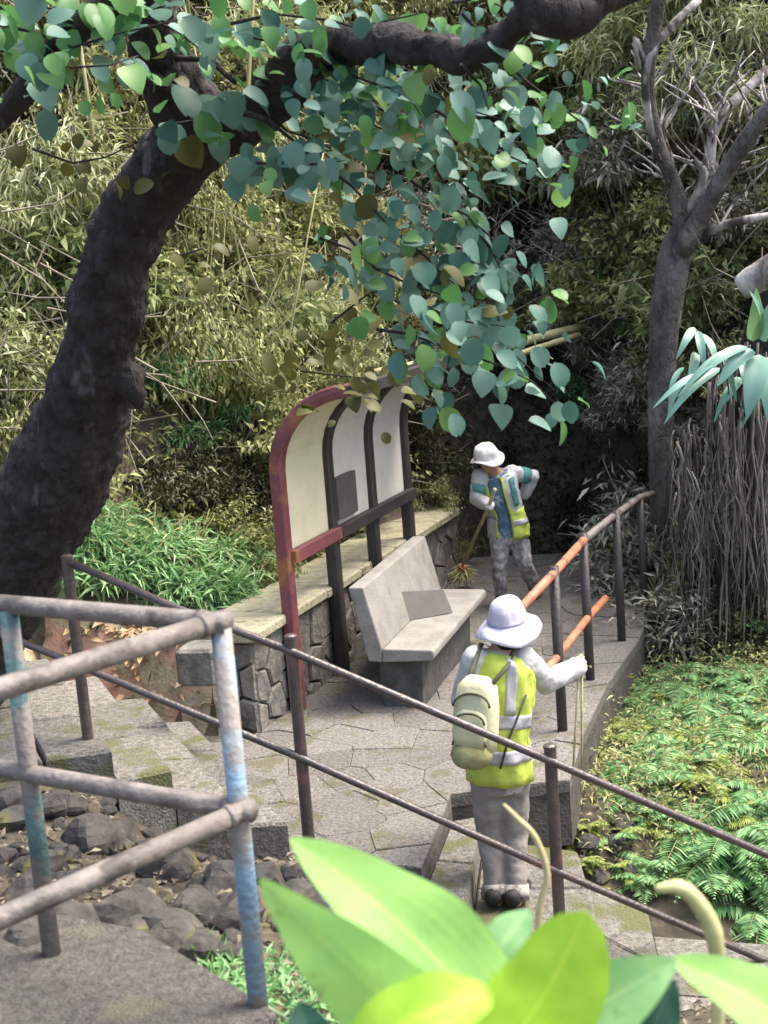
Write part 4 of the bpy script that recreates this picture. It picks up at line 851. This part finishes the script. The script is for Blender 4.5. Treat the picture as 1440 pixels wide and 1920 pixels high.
for i in range(70):
    b0 = random.choice(((1262, 340), (1232, 260), (1215, 170), (1345, 350), (1400, 260), (1330, 330), (1345, 230), (1300, 430), (1350, 425), (1440, 200))); a = b0[0]+random.uniform(-110, 130); b = b0[1]-random.uniform(20, 190)
    tubepx(T2, [(*b0, Yp-.2, 3.2), ((b0[0]*2+a)/3+random.uniform(-16, 16), (b0[1]*2+b)/3, Yp+random.uniform(-.3, .3), 2.6), ((b0[0]+2*a)/3+random.uniform(-22, 22), (b0[1]+2*b)/3, Yp+random.uniform(-.4, .3), 2), (a, b, Yp+random.uniform(-.6, .4), 1)], n=5, sub=2)
T.build('trunk', M['gbark'], pt_, smooth=True); T2.build('limbs', M['pbark'], pt_, smooth=True)
# rooty tree at far right with hanging aerial roots
ro = thing('rooty_tree', 'grey tree trunk behind a curtain of hanging aerial roots at right', 'tree', (*at(1390, 1100, 10.8)[:2], .3))
T = MB(); tubepx(T, [(1410, 1230, 11.6, 80), (1405, 1000, 11.6, 60), (1410, 800, 11.5, 56), (1440, 640, 11.4, 50), (1500, 480, 11.2, 44)], n=16, jit=.15); T.build('trunk', M['bark'], ro, smooth=True)
T = MB(); tubepx(T, [(1390, 540, 10.9, 24), (1440, 510, 10.8, 30), (1500, 480, 10.7, 30)], n=10); T.build('branch', M['pbark'], ro, smooth=True)
for i in range(230):
    a = random.uniform(1255, 1490); y0 = random.uniform(640, 900) if a > 1320 else random.uniform(780, 960); y1 = random.uniform(930, 1240); Y0 = random.uniform(10.2, 11.4); k = random.uniform(-26, 30); r = random.choice((.8, 1, 1.2, 1.5, 1.5, 2, 2.5, 3.5)); w_ = lambda: random.uniform(-14, 14)
    T = MB(); tubepx(T, [(a, y0, Y0, r)]+[(a+k*q+w_(), y0+(y1-y0)*q, Y0-.1*q+random.uniform(-.05, .05), r*(1-.5*q)) for q in (.22, .42, .62, .82, 1)], n=5, sub=2, jit=.15); T.build('aerial_root', M['root'] if i % 3 else M['bark'], ro, smooth=True)
# strap-leaved plant on the rooty tree
def blade(name, mt, P0, P1, width, parent, nrm_, arch_=.1, fold=.18, tipw=.55, n=14, uv=True, undul=.0, pw=.75):
    """long leaf from P0 to P1, arched, with a midrib fold"""
    P0 = np.array(P0); P1 = np.array(P1); ax = P1-P0; L = np.linalg.norm(ax); d = ax/L; sd_ = nrm(np.cross(d, nrm_)); up_ = np.cross(sd_, d); vs = []; uvs = []; K = 6
    for i in range(n+1):
        t_ = i/n; wv = width/2*(math.sin(math.pi*min(1, max(0, t_**tipw)))**pw)+(.002); wv = max(wv, .0012)
        c = P0+ax*t_+up_*(arch_*L*math.sin(math.pi*t_))
        for j in range(-K//2, K//2+1):
            q = j/(K/2); vs.append(c+sd_*q*wv+up_*(abs(q)*fold*wv+undul*wv*math.sin(t_*14+q*2)*abs(q))); uvs.append((q*.5+.5, t_))
    W_ = K+1; fs = [(i*W_+j, i*W_+j+1, (i+1)*W_+j+1, (i+1)*W_+j) for i in range(n) for j in range(K)]
    s = MB(); s.add(vs, fs); o = s.build(name, mt, parent, smooth=True)
    me = o.data; ul = me.uv_layers.new(name='UVMap')
    for li, lo in enumerate(me.loops): ul.data[li].uv = uvs[lo.vertex_index]
    return o
sp = thing('strap_leaf_plant', 'plant with long teal strap leaves perched on the rooty tree at right', 'plant', at(1420, 650, 10.2))
for a, b, w_ in (((1410, 655), (1345, 725), 34), ((1425, 665), (1400, 785), 44), ((1440, 670), (1440, 790), 46), ((1400, 650), (1300, 720), 22), ((1390, 652), (1270, 745), 20), ((1350, 690), (1245, 795), 20), ((1330, 700), (1225, 765), 16), ((1420, 640), (1405, 545), 26), ((1430, 640), (1450, 560), 26), ((1450, 680), (1480, 770), 40)):
    blade('leaf', M['l_strap'], at(*a, 10.15), at(*b, 9.95), w_*10/FPX, sp, (0, -.6, .8), .14)
for _ in range(12):
    a = (random.uniform(1260, 1440), random.uniform(600, 720)); b = (a[0]+random.uniform(-70, 40), a[1]+random.uniform(40, 100)); blade('leaf', M['l_strap'], at(*a, 10.3), at(*b, 10.15), random.uniform(12, 24)*10/FPX, sp, (random.uniform(-.4, .4), -.6, .8), .16)
blade('leaf', M['l_fern'], at(1412, 640, 10.1), at(1418, 540, 10.0), .12, sp, (0, -1, .2), .1)

# ------------------------------------------------------------------ ferns
def fern(label, group, mt, nf, L):
    root = thing('fern', label, 'fern', (0, 0, 0), group); Ps = []; Ds = []; Ns = []; Ls = []
    s = MB()
    for i in range(nf):
        az = rng.uniform(0, 6.28); l = L*rng.uniform(.6, 1.1); el = rng.uniform(.35, .9); h = np.array([math.cos(az), math.sin(az), 0]); q = []
        for k in range(25):
            t_ = k/24; q.append(h*l*t_*math.cos(el)+np.array([0, 0, l*(math.sin(el)*t_-.55*t_*t_)]))
        s.ring(q[::6], [.004, .003, .003, .002, .001], n=4, cap=False); sv = np.cross(h, (0, 0, 1))
        for k in range(2, 25):
            t_ = k/24; pl = l*.24*math.sin(math.pi*min(1, t_*.9+.12))+.012
            for sg in (-1, 1): Ps.append(q[k]); Ds.append(sv*sg+h*.45+np.array([0, 0, -.15])); Ns.append((0, 0, 1)); Ls.append(pl)
    n = len(Ps); Va, Ta = leaf_arrays(np.array(Ps), np.array(Ds, float), np.array(Ns, float)+rng.normal(0, .35, (n, 3)), np.array(Ls)*rng.uniform(.75, 1.15, n), np.full(n, L*.034), .1, .15)
    f = fastmesh('fronds', Va, Ta, mt, root); f['kind'] = 'stuff'; s.build('stalks', M['culm'], root, smooth=True); return root
FG = [fern('bright green feathery fern on the right bank below the terrace', 'ferns on the right bank', M['l_fern'], 18, .62), fern('bright green feathery fern on the right bank below the terrace', 'ferns on the right bank', M['l_fern'], 14, .55), fern('yellow green fern at the edge of the right bank', 'yellow ferns on the right bank', M['l_lime'], 12, .45)]
FL = [bush('leafy_tuft', 'bright green narrow leaved tuft in the bed beyond the low wall at left', 'green tufts in the left bed', 'plant', M['l_grn2'], 700, .40, (.10, .22), (.014, .03), .55, .25, 8, 20, 'culm'), bush('leafy_tuft', 'bright green narrow leaved tuft in the bed beyond the low wall at left', 'green tufts in the left bed', 'plant', M['l_grn2'], 600, .36, (.08, .18), (.016, .032), .5, .3, 8, 18, 'culm')]
first = set()
def putf(o, x, y, sc):
    z = float(gz(x, y))-.02
    if id(o) in first: dup(o, (x, y, z), random.uniform(0, 6.28), sc)
    else: first.add(id(o)); o.location = (x, y, z); o.scale = (sc,)*3
def ground_at(px, py):
    v = ray(px, py); tt = np.linspace(3, 24, 1100); P = CAM+v[None]*tt[:, None]; h = P[:, 2]-gz(P[:, 0], P[:, 1]); i = np.argmax(h < 0); return P[i]
for i in range(125):
    px = random.uniform(1060, 1470); py = random.uniform(1270, 1740)
    if py > 1430+.95*(px-1100) or (py > 1430 and random.random() < .45 and px < 1330): continue
    p = ground_at(px, py)
    if p[1] > 7.0: putf(FG[2] if random.random() < (.55 if px < 1200 else .15) else FG[i % 2], p[0], p[1], random.uniform(.6, 1.05))
for i in range(44):
    p = ground_at(random.uniform(1110, 1450), random.uniform(1150, 1420))
    if p[1] > 8 and p[0] > 1.7: putf(FG[(0, 1, 1, 2)[i % 4]], p[0], p[1], random.uniform(.5, .95))
for px, py in ((1010, 500), (1060, 470), (1120, 465), (1170, 480), (1080, 640), (1150, 420), (980, 540), (1200, 520), (640, 480), (330, 560), (420, 640), (360, 690), (60, 640), (500, 540)):
    p = ground_at(px, py); putf(FL[1], p[0], p[1]-.3, random.uniform(.8, 1.2))
for i in range(40):
    u = random.random(); p = ground_at(150+290*u+random.uniform(-30, 30), random.uniform(970, 1080)+70*u); putf(FL[i % 2], p[0], p[1], random.uniform(.65, 1.0))
for px, py in ((70, 1100), (95, 1085), (30, 1110), (300, 700), (405, 755), (30, 760), (430, 1580)):
    p = ground_at(px, py); putf(FL[0], p[0], p[1], .7)

for i in range(26):
    p = ground_at(random.uniform(1090, 1340), random.uniform(1500, 1690))
    if p[1] > 7.2 and p[0] > .95: putf(FG[(2, 1, 2)[i % 3]], p[0], p[1], random.uniform(.35, .6))
# edge weeds along the terrace and scrub in front of the pale tree
for i in range(16):
    t_ = random.random(); a = PA+(PC-PA)*t_*1.5; putf(FG[2] if i % 3 == 0 else FG[1], a[0]+.42+random.uniform(0, .15), a[1]-.05, random.uniform(.4, .6))
for px, py, k, sc in ((430, 1000, 4, .45), (480, 1060, 1, .35), (520, 930, 4, .5), (470, 940, 7, .5), (560, 1010, 4, .4), (640, 960, 4, .35), (800, 930, 4, .35), (830, 985, 1, .3), (790, 880, 7, .5), (520, 1100, 4, .25), (300, 900, 7, .5), (380, 880, 7, .5), (1150, 640, 6, .6), (1215, 700, 6, .6), (1290, 640, 4, .55), (1180, 760, 6, .5), (1120, 560, 6, .6), (1330, 560, 3, .6), (1100, 480, 6, .6), (1240, 860, 7, .45), (1290, 900, 7, .45), (1200, 960, 7, .35), (1400, 900, 7, .5), (1340, 1010, 7, .4), (1390, 1130, 7, .35), (1300, 760, 6, .5), (1440, 820, 7, .5)):
    p = ground_at(px, py); put(k, p[0], p[1]-.15, sc, .2)
for px, Y_, k, sc in ((1235, 11.6, 6, .75), (1275, 11.7, 7, .6), (1200, 12.6, 6, .7), (1300, 12.0, 1, .6), (1250, 12.8, 6, .9), (1160, 13.4, 6, .6), (1345, 11.2, 7, .5), (1210, 12.0, 7, .45)):
    p = at(px, 960, Y_); put(k, p[0], p[1], sc, .45)
# ------------------------------------------------------------------ rocks on the near slope
def rock(p, r, label, group=None):
    s = MB(); s.ball((0, 0, 0), (r, r*random.uniform(.7, 1), r*random.uniform(.55, .8)), 12)
    k = [rng.normal(0, 1, 3) for _ in range(9)]; cut = [random.uniform(.62, .9) for _ in k]
    V_ = []
    for v in s.v:
        v = np.array(v)
        for a, c in zip(k, cut): a = nrm(a); e = v@a-c*r*.8; v = v-a*max(0, e)
        V_.append(tuple(v*(1+random.uniform(-.03, .03))))
    s.v = V_; o = s.build('rock', M['rock']); o.location = [float(q) for q in p]; o.rotation_euler = (random.uniform(-.4, .4), random.uniform(-.4, .4), random.uniform(0, 6)); tag(o, label, 'rock', group)
for px, py, r, lab in ((300, 1640, .19, 'largest dark boulder between the landing and the steps'), (170, 1590, .18, 'mossy grey boulder below the left end of the steps'), (420, 1700, .16, 'grey rock leaning beside the blue painted railing post'), (500, 1600, .17, 'dark rock under the front handrail beside the blue post'), (240, 1740, .16, 'dark flat rock at the edge of the landing'), (30, 1530, .2, 'dark boulder behind the left landing post')):
    p = ground_at(px, py); rock(p+np.array([0, 0, r*.2]), r, lab)
for i in range(150):
    px, py = random.uniform(-30, 700), random.uniform(1480, 1800)
    if py < 1450+.16*px: continue
    p = ground_at(px, py)
    if p[1] < 6.9: r = random.choice((.04, .05, .06, .08, .1, .13)); rock(p+np.array([0, 0, r*.2]), r, 'small grey stone among the rocks on the slope below the steps', 'small stones on the near slope')
for i in range(12):
    p = ground_at(random.uniform(1080, 1420), random.uniform(1400, 1700))
    if p[1] > 7.3 and p[0] > 1.0: r = random.uniform(.05, .11); rock(p+np.array([0, 0, r*.2]), r, 'small grey stone among the ferns on the right bank', 'small stones on the right bank')

# ------------------------------------------------------------------ foreground plant
fgp = thing('broadleaf_plant', 'plant with large bright green blade leaves close in the foreground', 'plant', (at(890, 1960, 1.6)[0], 1.6, float(gz(.1, 1.6))))
crown = at(905, 1985, 1.6); s = MB(); s.ring([np.array([crown[0], 1.62, float(gz(.1, 1.6))]), (crown+np.array([crown[0], 1.6, 1.5]))/2, crown], [.016, .014, .012], n=10); s.build('stem', M['culm'], fgp, smooth=True)
cn = nrm((0, -.75, .65))
for a, b, w_, mt, Y0, Y1, nv, ar, tw_ in (
    ((960, 1960), (545, 1572), 235, 'fg1', 1.62, 1.75, (.1, -.6, .8), .10, .62),
    ((870, 1985), (487, 1648), 205, 'fg1', 1.52, 1.55, (-.35, -.85, .4), .06, .55),
    ((925, 1990), (1100, 1708), 225, 'fg2', 1.46, 1.42, (.2, -.9, .35), .10, 1.0),
    ((930, 1990), (1268, 1800), 165, 'fg3', 1.55, 1.6, (.1, -.8, .5), .10, .8),
    ((1600, 2010), (1255, 1796), 170, 'fg1', 1.6, 1.7, (.2, -.6, .8), .08, .7),
    ((650, 1990), (925, 1862), 150, 'fg2', 1.36, 1.40, (0, -.6, .8), .16, .9),
    ((890, 1850), (992, 1706), 90, 'fg3', 1.75, 1.85, (-.2, -.8, .5), .1, .8),
    ((1180, 2010), (1265, 1838), 110, 'fg4', 1.75, 1.8, (0, -.8, .5), .05, .7),
    ((600, 2000), (560, 1880), 90, 'fg4', 1.8, 1.9, (0, -.8, .5), .05, .7)):
    blade('leaf', M[mt], at(*a, Y0), at(*b, Y1), w_*Y0/FPX, fgp, nrm(nv), ar, .22, tw_, undul=.09, pw=.5 if mt == 'fg2' else .75, n=20)
ds = thing('dry_stalk', 'pale curled dry stalk rising among the foreground leaves at right', 'stalk', at(1345, 1850, 2.0))
T = MB(); tubepx(T, [(1345, 1960, 2.0, 14), (1346, 1830, 2.0, 15), (1338, 1750, 2.0, 19), (1310, 1695, 2.0, 17), (1275, 1664, 2.0, 16), (1228, 1668, 2.0, 7)], n=12); T.build('stem', mat('pale_stalk', (.50, .50, .26), (.36, .36, .16), 6, .7, .2), ds, smooth=True)
ds2 = thing('dry_stalk', 'thin yellow dry stalk bending in front of the near worker legs', 'stalk', at(1012, 1750, 2.6))
T = MB(); tubepx(T, [(1005, 1800, 2.6, 6), (1012, 1700, 2.6, 7), (1026, 1640, 2.6, 7), (1003, 1570, 2.6, 6.5), (970, 1535, 2.6, 6), (944, 1508, 2.6, 3)], n=8); T.build('stem', M['pole'], ds2, smooth=True)
